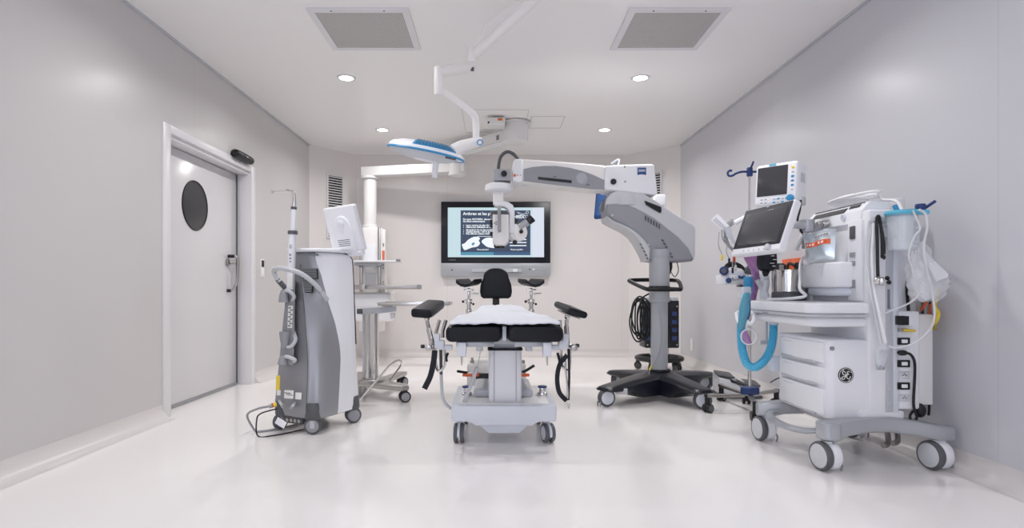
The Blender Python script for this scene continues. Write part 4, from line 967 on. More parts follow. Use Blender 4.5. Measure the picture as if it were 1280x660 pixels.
# ------------------------------------------------------------------ surgical microscope on its wheeled stand
MC = Vector((1.53, 5.42, 0))
ms = thing('surgical_microscope', MC, 'grey surgical microscope on a wheeled black cross base reaching over the operating table', 'microscope')
tips = [(.955, 4.98), (1.735, 4.87), (1.24, 5.98), (2.13, 5.87)]
bmb = MB(); bmb.lathe([(.12, .05), (.2, .055), (.22, .12), (.19, .2), (.13, .235), (.10, .24)], T(MC.x, MC.y, 0), 32)
bs = bmb.build('base_hub', 'navyblack', ms, sharp=50)
MB().cyl(MC + Vector((0, 0, .238)), MC + Vector((0, 0, .262)), .10, bev=.008).build('column_collar', 'rubber', bs)
for i, (x, y) in enumerate(tips):
    d = Vector((x, y, 0)) - MC; L = d.length; d.normalize(); n = Vector((-d.y, d.x, 0))
    fr = Matrix((d, n, Vector((0, 0, 1)))).transposed().to_4x4(); fr.translation = MC
    rings = []
    E = L + .05
    for t, zb, zt, w in ((0, .055, .235, .30), (.28, .055, .225, .27), (.5, .055, .21, .24), (.60, .10, .203, .225), (.66, .128, .198, .215), (.9, .132, .178, .19), (.97, .134, .172, .17), (1.0, .138, .164, .12)):
        h = (zt - zb)
        o = [(-w / 2, zb), (w / 2, zb), (w / 2 + .006, zb + h * .3), (w / 2, zt - .03 if h > .06 else zt - .02), (w * .36, zt - .004), (w * .2, zt), (-w * .2, zt), (-w * .36, zt - .004), (-w / 2, zt - .03 if h > .06 else zt - .02), (-w / 2 - .006, zb + h * .3)]
        rings.append([Vector((E * t, a, b)) for a, b in o])
    MB(fr).loft(rings).build('base_leg', 'navyblack', ms, sharp=38)
    c = caster(ms, x, y, .076, .15, (15, 172, 60, 120)[i], .05, body='dgrey', wheel='dgrey', disc='cool', hood=False, brake=True, offset=.02, inner=True)
MB(T(*at(777, 489, 4.98)) @ RZ(-25)).box((0, 0, 0), (.10, .03, .05), .006).build('base_bracket', 'lgrey', bs)
m = MB(); m.cyl(MC + Vector((0, 0, .25)), MC + Vector((0, 0, 1.0)), .076, seg=40); cl = m.build('column', 'scope_grey', ms)
MB().cyl(MC + Vector((0, 0, .88)), MC + Vector((0, 0, 1.32)), .092, seg=40, bev=.006).build('column_sleeve', 'scope_grey', ms)
hr = [(MC.x + a, MC.y + b, 1.035 + c) for a, b, c in ((-.17, -.16, -.03), (-.235, .12, .035), (-.22, .2, .05), (-.1, .235, .055), (.1, .235, .055), (.2, .2, .05), (.22, .12, .035), (.15, -.16, -.03), (.09, -.2, -.037), (-.11, -.2, -.037))]
MB().tube(hr, .019, 12, 6, closed=True).build('push_handle', 'black', ms)
MB().cyl(MC + Vector((0, 0, .985)), MC + Vector((0, 0, 1.03)), .096, seg=36, bev=.004).build('handle_clamp', 'black', ms)
for s in (-1, 1): MB().tube([MC + Vector((s * .06, -.05, 1.005)), MC + Vector((s * .1, -.2, 1.0))], .018, smooth=False).build('handle_arm', 'black', ms)
# upper housing: a swept shell
YH = 5.52; TH = .30
def O(pts, Y): return [(at(px, py, Y).x, at(px, py, Y).z) for px, py in pts]
Yf = YH - TH / 2
dome = [(757, 262), (756.8, 254), (759, 247), (764, 241.5), (771, 238.5), (785, 237), (797, 238.5), (803, 241)]
top = dome + [(822, 253), (838, 264), (852, 273), (866, 281), (868.5, 286), (868.5, 318), (866, 326.5), (848, 327.5), (834, 327.8)]
und = [(811, 326), (808.5, 318), (804, 309), (799, 300.5), (793, 293), (785, 287), (776, 282.5), (767, 278), (761, 274.5), (758.5, 269)]
hb = MB().prism(O(top + und, Yf), XZ(YH + TH / 2), TH, .035, 4).build('arm_housing', 'scope_mid', ms, sharp=50)
up = dome + [(822, 253), (838, 264), (852, 273), (866, 281), (868.8, 286), (868.8, 318), (867, 325), (860, 310.5), (848, 297), (830, 283), (817, 273), (805, 266.5), (794, 260.5), (783, 257), (771, 255.4), (758, 256)]
MB().prism(O(up, Yf), XZ(YH + TH / 2 + .007), TH + .014, .010, 3).build('upper_cover', 'scope_light', hb, sharp=50)
lw = [(758.5, 270), (761, 275), (767, 278.5), (776, 283), (785, 287.5), (793, 293.5), (799, 301), (804, 309.5), (809, 319), (811.5, 326.3), (812, 318), (812, 311), (806, 301), (797, 292), (787, 285), (776, 280), (766, 276)]
MB().prism(O(lw, Yf - .02), XZ(YH + TH / 2), TH + .03, .006, 2).build('belly_cover', 'scope_light', hb, sharp=50)
MB().lathe([(.094, 0), (.098, .015), (.098, .075), (.085, .085)], T(MC.x, MC.y, 1.285), 40).build('sleeve_skirt', 'scope_grey', hb)
def inlay(pts, mt, name, par, Y, d=.006): return MB().prism(O(pts, Y), XZ(Y), d, .001, 1).build(name, mt, par)
inlay([(805.5, 251), (807, 256), (825, 266.5), (826.5, 264.5), (826.3, 259)], 'black', 'top_vent', hb, Yf - .009, .012)
for k in range(6):
    x = 806 + k * 3.4; y = 269 + k * 2.1
    inlay([(x, y), (x + 2.0, y + 1.2), (x + 2.0, y + 7.4), (x, y + 6)], 'dgrey', 'side_vent_slot', hb, Yf - .0005, .004)
for k in range(6):
    x = 826 + k * 2.3; y = 299 + k * 4.1
    inlay([(x, y), (x + 3.2, y + .6), (x + 4.4, y + 3), (x + 1.2, y + 2.4)], 'dgrey', 'lower_vent_slot', hb, Yf - .0005, .004)
for k in range(5):
    x = 800 + k * 2.1; y = 304 + k * 4.4
    inlay([(x - 1.2, y), (x + .8, y + .5), (x + 2.6, y + 3), (x + .6, y + 2.6)], 'dgrey', 'belly_vent_slot', hb, Yf - .024, .004)
for px, py in ((765.5, 269), (810.5, 306)): MB().cyl(at(px, py, Yf - .002), at(px, py, Yf - .008), .011).build('cover_screw', 'lgrey', hb)
MB().lathe([(.155, 0), (.172, .01), (.173, .06), (.166, .11), (.148, .145), (.12, .165), (.09, .172)], T(at(780, 0, YH).x, YH, at(0, 260, YH).z), 44).build('swivel_dome', 'scope_light', ms)
# horizontal arm
YA, TA = 5.5, .24; Yn = YA - TA / 2
beam = [(641, 226.5), (641.5, 202), (644, 198), (655, 198.5), (690, 200.8), (730, 204), (757, 206.8), (759, 237.5), (740, 237), (700, 232.5), (655, 227)]
am = MB().prism(O(beam, Yn), XZ(YA + TA / 2), TA, .02, 3).build('swing_arm', 'white2', ms, sharp=50)
inlay([(654.5, 226.5), (654.5, 211.5), (665, 209), (680, 207.6), (695, 207.6), (712, 209.8), (728, 213.8), (742, 219), (757, 226), (757.5, 237), (740, 236.5), (700, 232)], 'scope_mid', 'side_inlay', am, Yn, .006)
inlay([(672.5, 221), (714.5, 225.5), (714.5, 229), (672.5, 224.2)], 'black', 'inlay_slot', am, Yn - .006, .005)
MB().cyl(at(727, 223.5, Yn - .005), at(727, 223.5, Yn - .012), .056, seg=36).cyl(at(727, 223.5, Yn - .011), at(727, 223.5, Yn - .016), .045, seg=36).build('adjuster_disc', 'scope_grey', am)
for px, py in ((693.5, 221), (735, 231)): MB().box(at(px, py, Yn - .007), (.03, .002, .008)).build('print', 'dgrey', am)
head = [(640.5, 226.5), (641, 204), (645, 198.5), (652, 198), (654, 200), (653.6, 226), (651, 228)]
ah = MB().prism(O(head, Yn - .02), XZ(YA + TA / 2 + .01), TA + .03, .016, 3).build('arm_head', 'white', am, sharp=50)
MB().cyl(at(641.8, 219.3, Yn - .02) + Vector((.012, 0, 0)), at(641.8, 219.3, Yn - .03) + Vector((.012, 0, 0)), .013).build('indicator', 'orange', ah)
for px in (647, 650.5): MB().box(at(px, 219, Yn - .022), (.008, .003, .008)).build('print', 'dgrey', ah)
bk = [(756, 235), (755.8, 209.5), (758.5, 206.8), (770, 206), (815, 204.8), (818, 206.5), (820.5, 225), (822.2, 241), (820, 243.8), (808, 242.5), (775, 239), (758.5, 237.3)]
kb = MB().prism(O(bk, Yn - .03), XZ(YA + TA / 2 + .03), TA + .06, .016, 3).build('balance_block', 'white', ms, sharp=50)
MB().cyl(at(766.8, 227, Yn - .03), at(766.8, 227, Yn - .055), .027, bev=.005).build('lock_knob', 'black', kb)
for px, py in ((781, 208.5), (781.5, 227)): MB().cyl(at(px, py, Yn - .029), at(px, py, Yn - .034), .009).build('cover_screw', 'mgrey', kb)
yl = Yn - .031
lg = MB().prism(O([(796.8, 209.5), (807.6, 209.5), (807.6, 219), (805, 218.2), (802.2, 217.9), (799.4, 218.2), (796.8, 219)], yl), XZ(yl), .002).build('logo_plate', 'logo_blue', kb)
p = at(802.2, 213.3, yl - .002)
MB().text('ZEISS', Matrix(((1, 0, 0, p.x), (0, 0, -1, p.y), (0, 1, 0, p.z), (0, 0, 0, 1))), .027, .0006, bold=.0006).build('logo_lettering', 'white', lg)
# bracket and small items behind the arm
sm = MB().prism(O([(812, 262), (814, 250), (818, 244), (829.5, 243.5), (831, 247), (830.5, 254), (831, 262), (826, 264)], 5.8), XZ(5.85), .1, .012, 3).build('rear_bracket', 'white', ms, sharp=50)
MB().tube([at(788, 242, 5.75), at(798, 245, 5.75), at(808, 248, 5.75), at(818, 251, 5.76)], .022, 10).build('cable_duct', 'white2', sm)
MB().tube([at(800, 248, 5.7), at(806, 251, 5.68), at(812, 250, 5.7), at(816, 247, 5.72)], .008).build('bracket_cable', 'greywire', sm)
MB().cyl(at(828, 258, 5.74), at(828, 258, 5.72), .016).build('bracket_screw', 'lgrey', sm)
# side display leaning behind the arm
P = [at(750.8, 239, 6.0), at(766, 198.5, 6.0), at(772, 198.5, 6.35), at(764, 262, 6.35)]
tl_, tr_ = at(757, 200, 6.0), at(769, 198, 6.3)
m = MB(); m.loft([[at(754, 236, 5.78), at(768, 198.5, 5.78), at(770.5, 199, 6.1), at(766, 240, 6.1)], [at(752, 267, 5.72), at(760, 270, 5.72), at(768, 266, 6.0), at(764, 262, 6.0)]])
dm = MB(); 
o = at(759, 262, 5.95); w_ = (at(772, 240, 6.3) - at(751, 240, 5.9)); 
DF = T(*at(764.5, 243, 6.0)) @ RZ(-48) @ RX(-8)
ds = MB(DF).prism(rrect(.36, .5, .02), Matrix(((1, 0, 0, 0), (0, 0, -1, 0), (0, 1, 0, 0.0), (0, 0, 0, 1))), .035, .008, 2).build('side_display', 'logo_blue', ms)
M['side_screen'] = mat('side_screen_lit', (40, 70, 120), .2, var=0.6, scale=9, emit=(52, 96, 156), estr=.35)
MB(DF).prism(rrect(.31, .44, .01), Matrix(((1, 0, 0, 0), (0, 0, -1, -.035), (0, 1, 0, 0.0), (0, 0, 0, 1))), .003).build('display_image', 'side_screen', ds)
MB().tube([at(764, 205, 5.75), at(773, 200, 5.72), at(772.5, 207, 5.72)], .012).build('display_bracket', 'lgrey', ds)
# optics carrier hanging at the end of the arm
YO = 5.45
gb = MB().prism(rrect(.165, .105, .012), XZ(YO + .08) @ T(at(627.5, 0, YO).x, at(0, 220.8, YO).z, 0), .18, .008, 2).build('head_gearbox', 'scope_grey', ms)
MB().cyl(at(630, 217, YO - .1), at(630, 217, YO - .13), .028, bev=.006).build('head_knob', 'black', gb)
MB().tube([at(622.8, 215, YO - .02), at(623.5, 205, YO - .02), at(626, 196, YO - .02), at(633, 190, YO - .02), at(641, 192, YO - .02), at(648, 199, YO)], .016, 12).build('head_cable_hose', 'dgrey', ms)
c = at(623.5, 241, YO)
MB().lathe([(.05, 0), (.105, .004), (.127, .02), (.131, .045), (.127, .068), (.11, .08), (.04, .083)], T(c.x, c.y, c.z), 44).build('rotary_joint', 'white', ms)
MB().prism(rrect(.10, .11, .02), T(at(623, 0, YO).x, YO, at(0, 256, YO).z), .125, .01).build('joint_neck', 'white2', ms)
br = [(617, 252), (630, 251), (636, 252.5), (641, 256), (643.3, 262), (643.3, 292), (636.4, 292), (636.4, 266), (634, 261), (630, 258.5), (621, 258.5), (618, 257)]
bk = MB().prism(O(br, YO - .06), XZ(YO + .05), .11, .012, 3).build('carrier_arm', 'white', ms, sharp=50)
body = [(615.8, 268), (636, 268), (636.6, 292), (636.4, 301.5), (631.5, 307), (619.5, 307), (615.8, 302)]
ob = MB().prism(O(body, YO - .12), XZ(YO + .06), .19, .018, 3).build('optics_body', 'offw', ms, sharp=50)
MB().prism(O([(616, 290.5), (636.8, 290.5), (636.8, 292), (616, 292)], YO - .12), XZ(YO + .062), .186, .0).build('body_band', 'scope_grey', ob)
MB().prism(O([(613, 264), (622, 262.5), (634, 263), (634.6, 269), (613, 269.5)], YO - .1), XZ(YO + .04), .15, .014, 2).build('mount_clamp', 'dgrey', ob)
MB().cyl(at(624.3, 306, YO - .03), at(624.3, 310.3, YO - .03), .055, .047, bev=.004).build('objective_lens', 'black', ob)
MB().tube([at(624, 258.5, YO - .14), at(624, 262, YO - .17), at(624.2, 285, YO - .17), at(624.2, 289, YO - .15)], .0155, 12).build('grip_handle', 'mgrey', ob)
for py in (277, 282, 292.5): MB().cyl(at(616, py, YO - .04), at(612.3, py, YO - .04), .02, bev=.004).build('zoom_knob', 'black', ob)
for px, py in ((618.2, 279), (620.2, 277.6), (620.2, 280.4)): MB().cyl(at(px, py, YO - .131), at(px, py, YO - .135), .006).build('print_dot', 'dgrey', ob)
rt = MB().cyl(at(648, 290.5, YO - .05), at(648, 290.5, YO + .03), .084, seg=40, bev=.012).build('binocular_tube', 'white2', ms)
MB().prism(O([(636, 282), (650, 280), (650, 301), (640, 301), (636, 298)], YO - .03), XZ(YO + .04), .07, .01).build('tube_bracket', 'offw', rt)
MB().cyl(at(651.5, 289.5, YO - .055), at(651.5, 289.5, YO - .075), .019, bev=.004).build('tube_knob', 'black', rt)
for dy in (-.03, .035):
    a, b, c2 = at(649, 285, YO + dy), at(659.5, 277.5, YO + dy), at(665.5, 272, YO + dy)
    e = MB().cyl(a, b, .036, .034, bev=.004).build('eyepiece_tube', 'scope_grey', rt)
    MB().cyl(b, c2, .036, .043, bev=.008).build('eyecup', 'navyblack', e)
for px, py in ((644.5, 276.5), (643.5, 303)): MB().cyl(at(px, py, YO - .05), at(px, py, YO - .02), .022, bev=.004).build('focus_knob', 'black', rt)
MB().ball(at(647, 279, YO - .05), .014).build('focus_cap', 'dgrey', rt)
# lead hanging under the housing
cb = MB().tube([at(838, 327, 5.45), at(838, 336, 5.45), at(833, 346, 5.46), at(826.5, 353, 5.5)], .016).build('housing_cable', 'wire', ms)
MB().tube([at(846, 327, 5.45), at(848, 338, 5.45), at(843.5, 346, 5.45), at(838, 338, 5.46), at(838, 329, 5.47)], .004).build('cable_loop', 'wire', cb)
MB().tube([at(829, 340, 5.5), at(834, 336, 5.48), at(834.5, 329, 5.46)], .004).build('cable_loop', 'wire', cb)
# black cable bundle hung behind the column
m = MB(); rnd = random.Random(3); c = Vector((MC.x - .145, MC.y + .13, 0))
pts = []
for k in range(7):
    cx_ = rnd.uniform(-.04, .05); w = rnd.uniform(.03, .10); h = rnd.uniform(.15, .20); zc = .72 + rnd.uniform(-.03, .03)
    for a in range(0, 360, 45):
        pts.append(c + Vector((cx_ + w * math.cos(R(a + 90)), rnd.uniform(-.03, .03), zc + h * math.sin(R(a + 90)))))
m.tube([Vector((MC.x - .03, MC.y + .1, .98))] + pts + [c + Vector((.02, -.04, .6))], .0075, 8, 5)
cbn = tag(m.build('coiled_cable', 'wire'), 'coiled black cable bundle hanging on the back of the microscope column', 'cable')
MB().tube([MC + Vector((-.02, -.08, .8)), MC + Vector((.0, -.085, .6)), MC + Vector((-.03, -.082, .4)), MC + Vector((-.1, -.1, .30)), MC + Vector((-.14, -.16, .232))], .004).build('loose_wire', 'greywire', ms)
MB().cyl(MC + Vector((-.1, -.1, .305)), MC + Vector((-.125, -.13, .265)), .007).build('wire_tag', 'yellow', ms)

# ------------------------------------------------------------------ ring-based rolling stand behind the microscope
RS = Vector((2.06, 7.3, 0))
rs = thing('equipment_stand', RS, 'black electronics unit on a wheeled ring base behind the microscope column', 'equipment stand')
rg = MB().tube([RS + Vector((.27 * math.cos(a), .27 * math.sin(a), .14)) for a in [2 * PI * k / 24 for k in range(24)]], .03, 12, 2, closed=True).build('ring_base', 'black', rs)
for k in range(5):
    a = 2 * PI * k / 5 + .35; p = RS + Vector((.26 * math.cos(a), .26 * math.sin(a), 0))
    caster(rs, p.x, p.y, .045, .12, 30 + 70 * k, .04, body='black', wheel='black', disc='dgrey', hood=False, brake=False, twin=True, offset=0)
    MB().cyl(RS + Vector((0, 0, .15)), p + Vector((0, 0, .145)), .012).build('spoke', 'dgrey', rg)
for s in (-1, 1): MB().cyl(RS + Vector((s * .1, 0, .13)), RS + Vector((s * .1, 0, .9)), .02).build('pole', 'chrome', rs)
un = MB().span(RS.x - .22, RS.x + .2, RS.y - .16, RS.y + .12, .28, .86, .012).build('electronics_unit', 'navyblack', rs)
for s in (-1, 1):
    MB().span(RS.x - .01 + s * .17 - .035, RS.x - .01 + s * .17 + .035, RS.y - .15, RS.y + .05, .85, .9, .008).build('unit_handle', 'lgrey', un)
    MB().span(RS.x - .01 + s * .15 - .045, RS.x - .01 + s * .15 + .045, RS.y - .168, RS.y - .158, .32, .82, .003).build('front_panel', 'black', un)
    for z in (.4, .5, .6, .7): MB().box((RS.x - .01 + s * .15, RS.y - .169, z), (.06, .003, .05), .002).build('panel_module', 'navy', un)
for s in (-1, 1):
    for z in (.32, .79): MB().cyl((RS.x - .01 + s * .18, RS.y - .171, z), (RS.x - .01 + s * .18, RS.y - .166, z), .008).build('panel_screw', 'lgrey', un)
# ------------------------------------------------------------------ drip stand
IV = Vector((2.08, 4.76, 0))
iv = thing('iv_pole', IV, 'chrome drip stand with blue hub, blue hook and five wheeled legs', 'drip stand')
MB().cyl(IV + Vector((0, 0, .17)), IV + Vector((0, 0, 1.15)), .0135).build('lower_tube', 'chrome', iv)
MB().cyl(IV + Vector((0, 0, 1.1)), IV + Vector((0, 0, 1.98)), .009).build('upper_tube', 'chrome', iv)
MB().cyl(IV + Vector((0, 0, 1.12)), IV + Vector((0, 0, 1.19)), .022, bev=.004).build('height_clamp', 'navy', iv)
hb = MB().prism([(.075 * math.cos(R(a)) * (1 if k % 2 else .8), .075 * math.sin(R(a)) * (1 if k % 2 else .8)) for k, a in enumerate(range(0, 360, 36))], T(IV.x, IV.y, .145), .06, .012, 3).build('base_hub', 'navy', iv)
for (px, py) in ((885, 515.5), (902, 501), (944, 526), (975, 499), (930, 497)):
    Y = floor_depth(py) + .0; e = Vector((at(px, py, Y).x, Y, 0)) if (px, py) != (930, 497) else Vector((2.2, 5.1, 0))
    if px == 975: e = Vector((2.40, 4.98, 0))
    d = (e - IV).normalized()
    L = (e - IV).length
    fr = Matrix((d, Vector((-d.y, d.x, 0)), Vector((0, 0, 1)))).transposed().to_4x4(); fr.translation = IV
    lg = MB(fr).prism(rrect(.038, .026, .006), Matrix(((0, 0, 1, .05), (1, 0, 0, 0), (0, 1, 0, .135 if True else 0), (0, 0, 0, 1))), L - .03).build('leg', 'steel', iv)
    MB(fr).box((L + .018, 0, .135), (.012, .042, .03), .003).build('leg_cap', 'black', lg)
    caster(iv, e.x, e.y, .036, .12, 40 + px, .034, body='black', wheel='black', disc='dgrey', hood=True, brake=False, twin=True, offset=.006)
hk = MB(); a = at(937, 215, IV.y); hk.box(a + Vector((0, 0, .0)), (.045, .035, .075), .01); hk.build('hook_block', 'navy', iv)
for s in (-1, 1):
    m = MB(); m.tube([a + Vector((0, s * .0, .0)), a + Vector((s * .06, 0, .002)), a + Vector((s * .11, 0, -.012)), a + Vector((s * .14, 0, -.03)), a + Vector((s * .17, 0, -.03)), a + Vector((s * .178, 0, -.005)), a + Vector((s * .16, 0, .012)), a + Vector((s * .145, 0, .008))], .009, 10)
    m.build('bag_hook', 'navy', iv)
MB().tube([a + Vector((0, -.01, .02)), a + Vector((.0, -.05, .05)), a + Vector((0, -.07, .07))], .008).build('bag_hook', 'navy', iv)
# transducer holder clamped on the drip stand
YT_ = 4.7
th = thing('transducer_holder', at(914, 357, YT_), 'white and blue pressure transducer plate with black cables clamped on the drip stand', 'transducer holder')
pl = MB().box(at(914, 350, YT_), (.24, .025, .075), .008).build('holder_plate', 'white', th)
MB().box(at(920, 342, YT_ + .01), (.18, .03, .05), .008).build('holder_rail', 'cool', th)
MB().cyl(at(905, 338.5, YT_ - .03), at(905, 338.5, YT_ + .02), .036, bev=.008).build('dial', 'navy', th)
MB().cyl(at(905, 338.5, YT_ - .036), at(905, 338.5, YT_ - .025), .02).build('dial_centre', 'dgrey', th)
MB().cyl(at(911, 350.5, YT_ - .05), at(911, 350.5, YT_), .022, bev=.005).build('stopcock', 'navy', th)
MB().cyl(at(916, 348.5, YT_ - .03), at(927, 346, YT_ - .03), .016, bev=.003).build('transducer', 'lgrey', th)
MB().cyl(at(922, 346.5, YT_ - .035), at(931, 346.5, YT_ - .03), .014).build('stopcock', 'navy', th)
MB().box(at(934, 338, YT_), (.05, .05, .05), .008).build('pole_clamp', 'dgrey', th)
for k in range(4):
    h = 9 - k * 1.8
    MB().tube([at(904 + k * 1.5, 336, YT_ - .02), at(909 + k, 336 - h * .7, YT_), at(918, 337 - h, YT_ + .01 * k), at(928, 338 - h * .6, YT_), at(933, 341.5 + k * .5, YT_)], .0055, 8).build('transducer_cable', 'wire', th)
sm = MB().span(at(921.5, 0, YT_).x, at(930, 0, YT_).x, YT_ - .06, YT_, at(0, 372, YT_).z, at(0, 358, YT_).z, .004).build('drip_cup', 'clear', th)
MB().span(at(920.5, 0, YT_).x, at(931, 0, YT_).x, YT_ - .065, YT_ + .005, at(0, 358.5, YT_).z, at(0, 356.5, YT_).z, .003).build('cup_rim', 'black', th)
MB().tube([at(926, 357, YT_), at(926, 353, YT_)], .01, smooth=False).build('cup_hanger', 'lgrey', th)

# ------------------------------------------------------------------ foot pedal unit on the floor by the wall
fp = thing('foot_switch', (2.28, 5.485, 0), 'white foot switch with grey pedals on the floor behind the drip stand', 'foot switch')
FF = T(2.28, 5.485, 0) @ RZ(-8)
MB(FF).prism(rrect(.39, .30, .05, 6), T(0, 0, .0), .035, .01, 2).build('base_plate', 'dgrey', fp)
MB(FF).loft([[Vector((x, -.14, .03)), Vector((x, .14, .03)), Vector((x, .14, b_)), Vector((x, -.12, f_)), Vector((x, -.14, f_ - .012))] for x, f_, b_ in ((-.19, .185, .205), (-.06, .155, .185), (.01, .10, .15), (.08, .09, .13), (.185, .08, .115))]).build('housing', 'white', fp, sharp=25)
MB(FF @ T(-.12, .0, .192) @ RY(8) @ RX(5)).prism(rrect(.15, .22, .02), T(0, 0, 0), .014, .004).build('pedal', 'dgrey', fp)
MB(FF @ T(.115, .0, .116) @ RY(5) @ RX(6)).prism(rrect(.14, .22, .03), T(0, 0, 0), .014, .004).build('pedal', 'dgrey', fp)
MB(FF @ T(-.03, -.12, .135) @ RX(12) @ RY(16)).prism(rrect(.13, .06, .012), T(0, 0, 0), .012, .004).build('toe_bar', 'black', fp)
MB(FF @ T(.02, .03, .148) @ RY(24) @ RX(4)).prism(rrect(.07, .2, .01), T(0, 0, 0), .01, .003).build('channel_cover', 'offw', fp)
# ------------------------------------------------------------------ anaesthesia machine
NY, FX = 3.30, 1.885                                    # near side plane and front plane (the front faces the operating table)
ge = thing('anaesthesia_machine', (2.2, 3.55, 0), 'large white anaesthesia machine with drawers, worktop and screen by the right wall', 'anaesthesia machine')
# base
def wheel(x, y, hd):
    fr = T(x, y, 0) @ RZ(hd); r = .08
    m = MB(fr)
    out = [(r * .98 * math.cos(R(a)), r * 1.03 + r * 1.0 * math.sin(R(a))) for a in range(-60, 241, 12)]
    m.prism(out, Matrix(((1, 0, 0, 0), (0, 0, -1, .025), (0, 1, 0, 0), (0, 0, 0, 1))), .062, .02, 4)
    m.cyl((0, .0, r * 1.9), (0, .0, .185), .035, seg=24)
    c = m.build('caster', 'white', ge, sharp=45)
    MB(fr).cyl((0, .0, .165), (0, .0, .172), .038).build('swivel_ring', 'dgrey', c)
    ax = fr @ T(0, .045, r) @ RX(90)
    MB().lathe([(r * .8, -.018), (r * .94, -.018), (r, -.009), (r, .009), (r * .94, .018), (r * .8, .018)], ax, 40).build('tyre', 'tyre', c)
    MB().lathe([(.01, -.022), (r * .72, -.022), (r * .82, -.0185), (r * .82, .0185), (r * .1, .019)], ax, 40).build('wheel_disc', 'hub', c)
    for s in (-1, 1): MB(fr).tube([(s * .03, -.05, .05), (s * .032, -.06, .028), (s * .03, -.055, .0)], .006, 8).build('cable_pusher', 'mgrey', c)
wheel(1.80, 3.87, 95); wheel(1.85, 3.235, 100); wheel(2.468, 3.25, 100); wheel(2.45, 3.95, 95)
def bar(P, w, h, name, mt='steelgrey', b=.02):
    rings = []
    for i, p in enumerate(P):
        p = Vector(p); a = Vector(P[max(i - 1, 0)]); c = Vector(P[min(i + 1, len(P) - 1)]); t = (c - a); t.z = 0; t.normalize(); n = Vector((-t.y, t.x, 0))
        ww = w[i] if hasattr(w, '__len__') else w; hh = h[i] if hasattr(h, '__len__') else h
        rings.append([p + n * a_ + Vector((0, 0, b_)) for a_, b_ in rrect(ww, hh, min(b, hh * .4), 3)])
    return MB().loft(rings).build(name, mt, ge, sharp=40)
bar([(1.845, 3.235, .205), (1.93, 3.25, .232), (2.08, 3.29, .24), (2.22, 3.31, .24), (2.36, 3.28, .225), (2.46, 3.25, .205), (2.535, 3.245, .20)], [.11, .11, .11, .11, .11, .11, .07], [.11, .085, .08, .085, .085, .085, .075], 'base_beam')
MB().prism(rrect(.115, .115, .04, 6), T(1.852, 3.235, .172), .095, .01, 3).build('beam_end', 'steelgrey', ge)
bar([(1.745, 3.88, .205), (1.8, 3.87, .207), (1.9, 3.85, .225), (2.1, 3.83, .235), (2.45, 3.92, .205)], [.07, .11, .1, .1, .1], [.085, .095, .085, .085, .085], 'base_beam')
MB().span(1.98, 2.36, 3.32, 3.86, .2, .27, .02).build('chassis', 'lgrey', ge)
m = MB(); m.tube([(1.86, 3.82, .21), (1.80, 3.80, .195), (1.765, 3.73, .18), (1.76, 3.6, .172), (1.775, 3.47, .172), (1.82, 3.38, .18), (1.9, 3.34, .20)], .026, 14, flat=(1.0, .55))
m.build('foot_brake', 'steelgrey', ge)
for x, y in ((2.31, 3.45), (2.40, 3.50)): MB().tube([(x, y, .22), (x, y - .02, .14), (x - .02, y - .05, .1), (x - .06, y - .07, .095)], .016, 10).build('foot_lever', 'steel', ge)
# drawer cabinet
cab = [(FX, 3.86), (FX, NY + .04), (FX + .012, NY + .012), (FX + .04, NY), (2.11, NY), (2.11, 3.88), (FX + .05, 3.88)]
b = MB().prism(cab, T(0, 0, .262), .452, .012, 3).build('cabinet', 'white', ge, sharp=45)
for z0, z1 in ((.285, .437), (.457, .56), (.583, .70)):
    d = MB().loft([[Vector((FX - .018 - bulge, y, z0)), Vector((FX - .022 - bulge, y, (z0 + z1) / 2)), Vector((FX - .018 - bulge, y, z1 - .008)), Vector((FX + .02, y, z1)), Vector((FX + .02, y, z0))] for y, bulge in ((NY + .03, -.012), (NY + .05, 0), (3.5, .006), (3.62, .006), (3.8, 0), (3.855, -.02))]).build('drawer', 'white', ge, sharp=30)
    MB().span(FX - .024, FX - .01, NY + .1, 3.8, z0 - .014, z0 + .003, .003).build('drawer_grip', 'lgrey', d)
    MB().span(FX - .0245, FX - .02, 3.62, 3.76, z1 - .026, z1 - .024).build('drawer_line', 'lgrey', d)
MB().cyl((at(1040, 435.5, NY).x, NY + .002, at(0, 435.5, NY).z), (at(1040, 0, NY).x, NY - .006, at(0, 435.5, NY).z), .012).build('cabinet_lock', 'mgrey', b)
# emblem: a dark disc with a white ring and curly monogram
ec = at(1057, 469, NY - .001)
lg = MB().cyl(ec, ec - Vector((0, .004, 0)), .043, seg=44).build('round_emblem', 'inkdark', b)
def EP(x, y): return Vector((ec.x + x, ec.y - .0048, ec.z + y))
m = MB(); m.tube([EP(.038 * math.cos(a), .038 * math.sin(a)) for a in [2 * PI * k / 40 for k in range(40)]], .0014, 6, smooth=False, closed=True)
for q in range(4):
    a0 = q * PI / 2 + .3; m.tube([EP(.038 * math.cos(a0), .038 * math.sin(a0)), EP(.0355 * math.cos(a0 + .25), .032 * math.sin(a0 + .25)), EP(.031 * math.cos(a0 + .35), .031 * math.sin(a0 + .35))], .0014, 6)
m.build('emblem_ring', 'label', lg)
m = MB()
m.tube([EP(p[0] * 1.25, p[1] * 1.25) for p in ((-.002, .010), (-.008, .018), (-.015, .016), (-.016, .008), (-.011, .003), (-.004, .002), (.002, .004), (-.002, -.004), (-.008, -.016), (-.015, -.018), (-.019, -.012), (-.014, -.006), (-.006, -.004), (.0, -.002))], .0023, 6)
m.tube([EP(p[0] * 1.25, p[1] * 1.25) for p in ((.015, .014), (.011, .018), (.006, .015), (.006, .008), (.012, .005), (.004, .002), (.003, -.006), (.006, -.014), (.013, -.016), (.018, -.011), (.02, -.004))], .0023, 6)
m.build('emblem_monogram', 'label', lg)
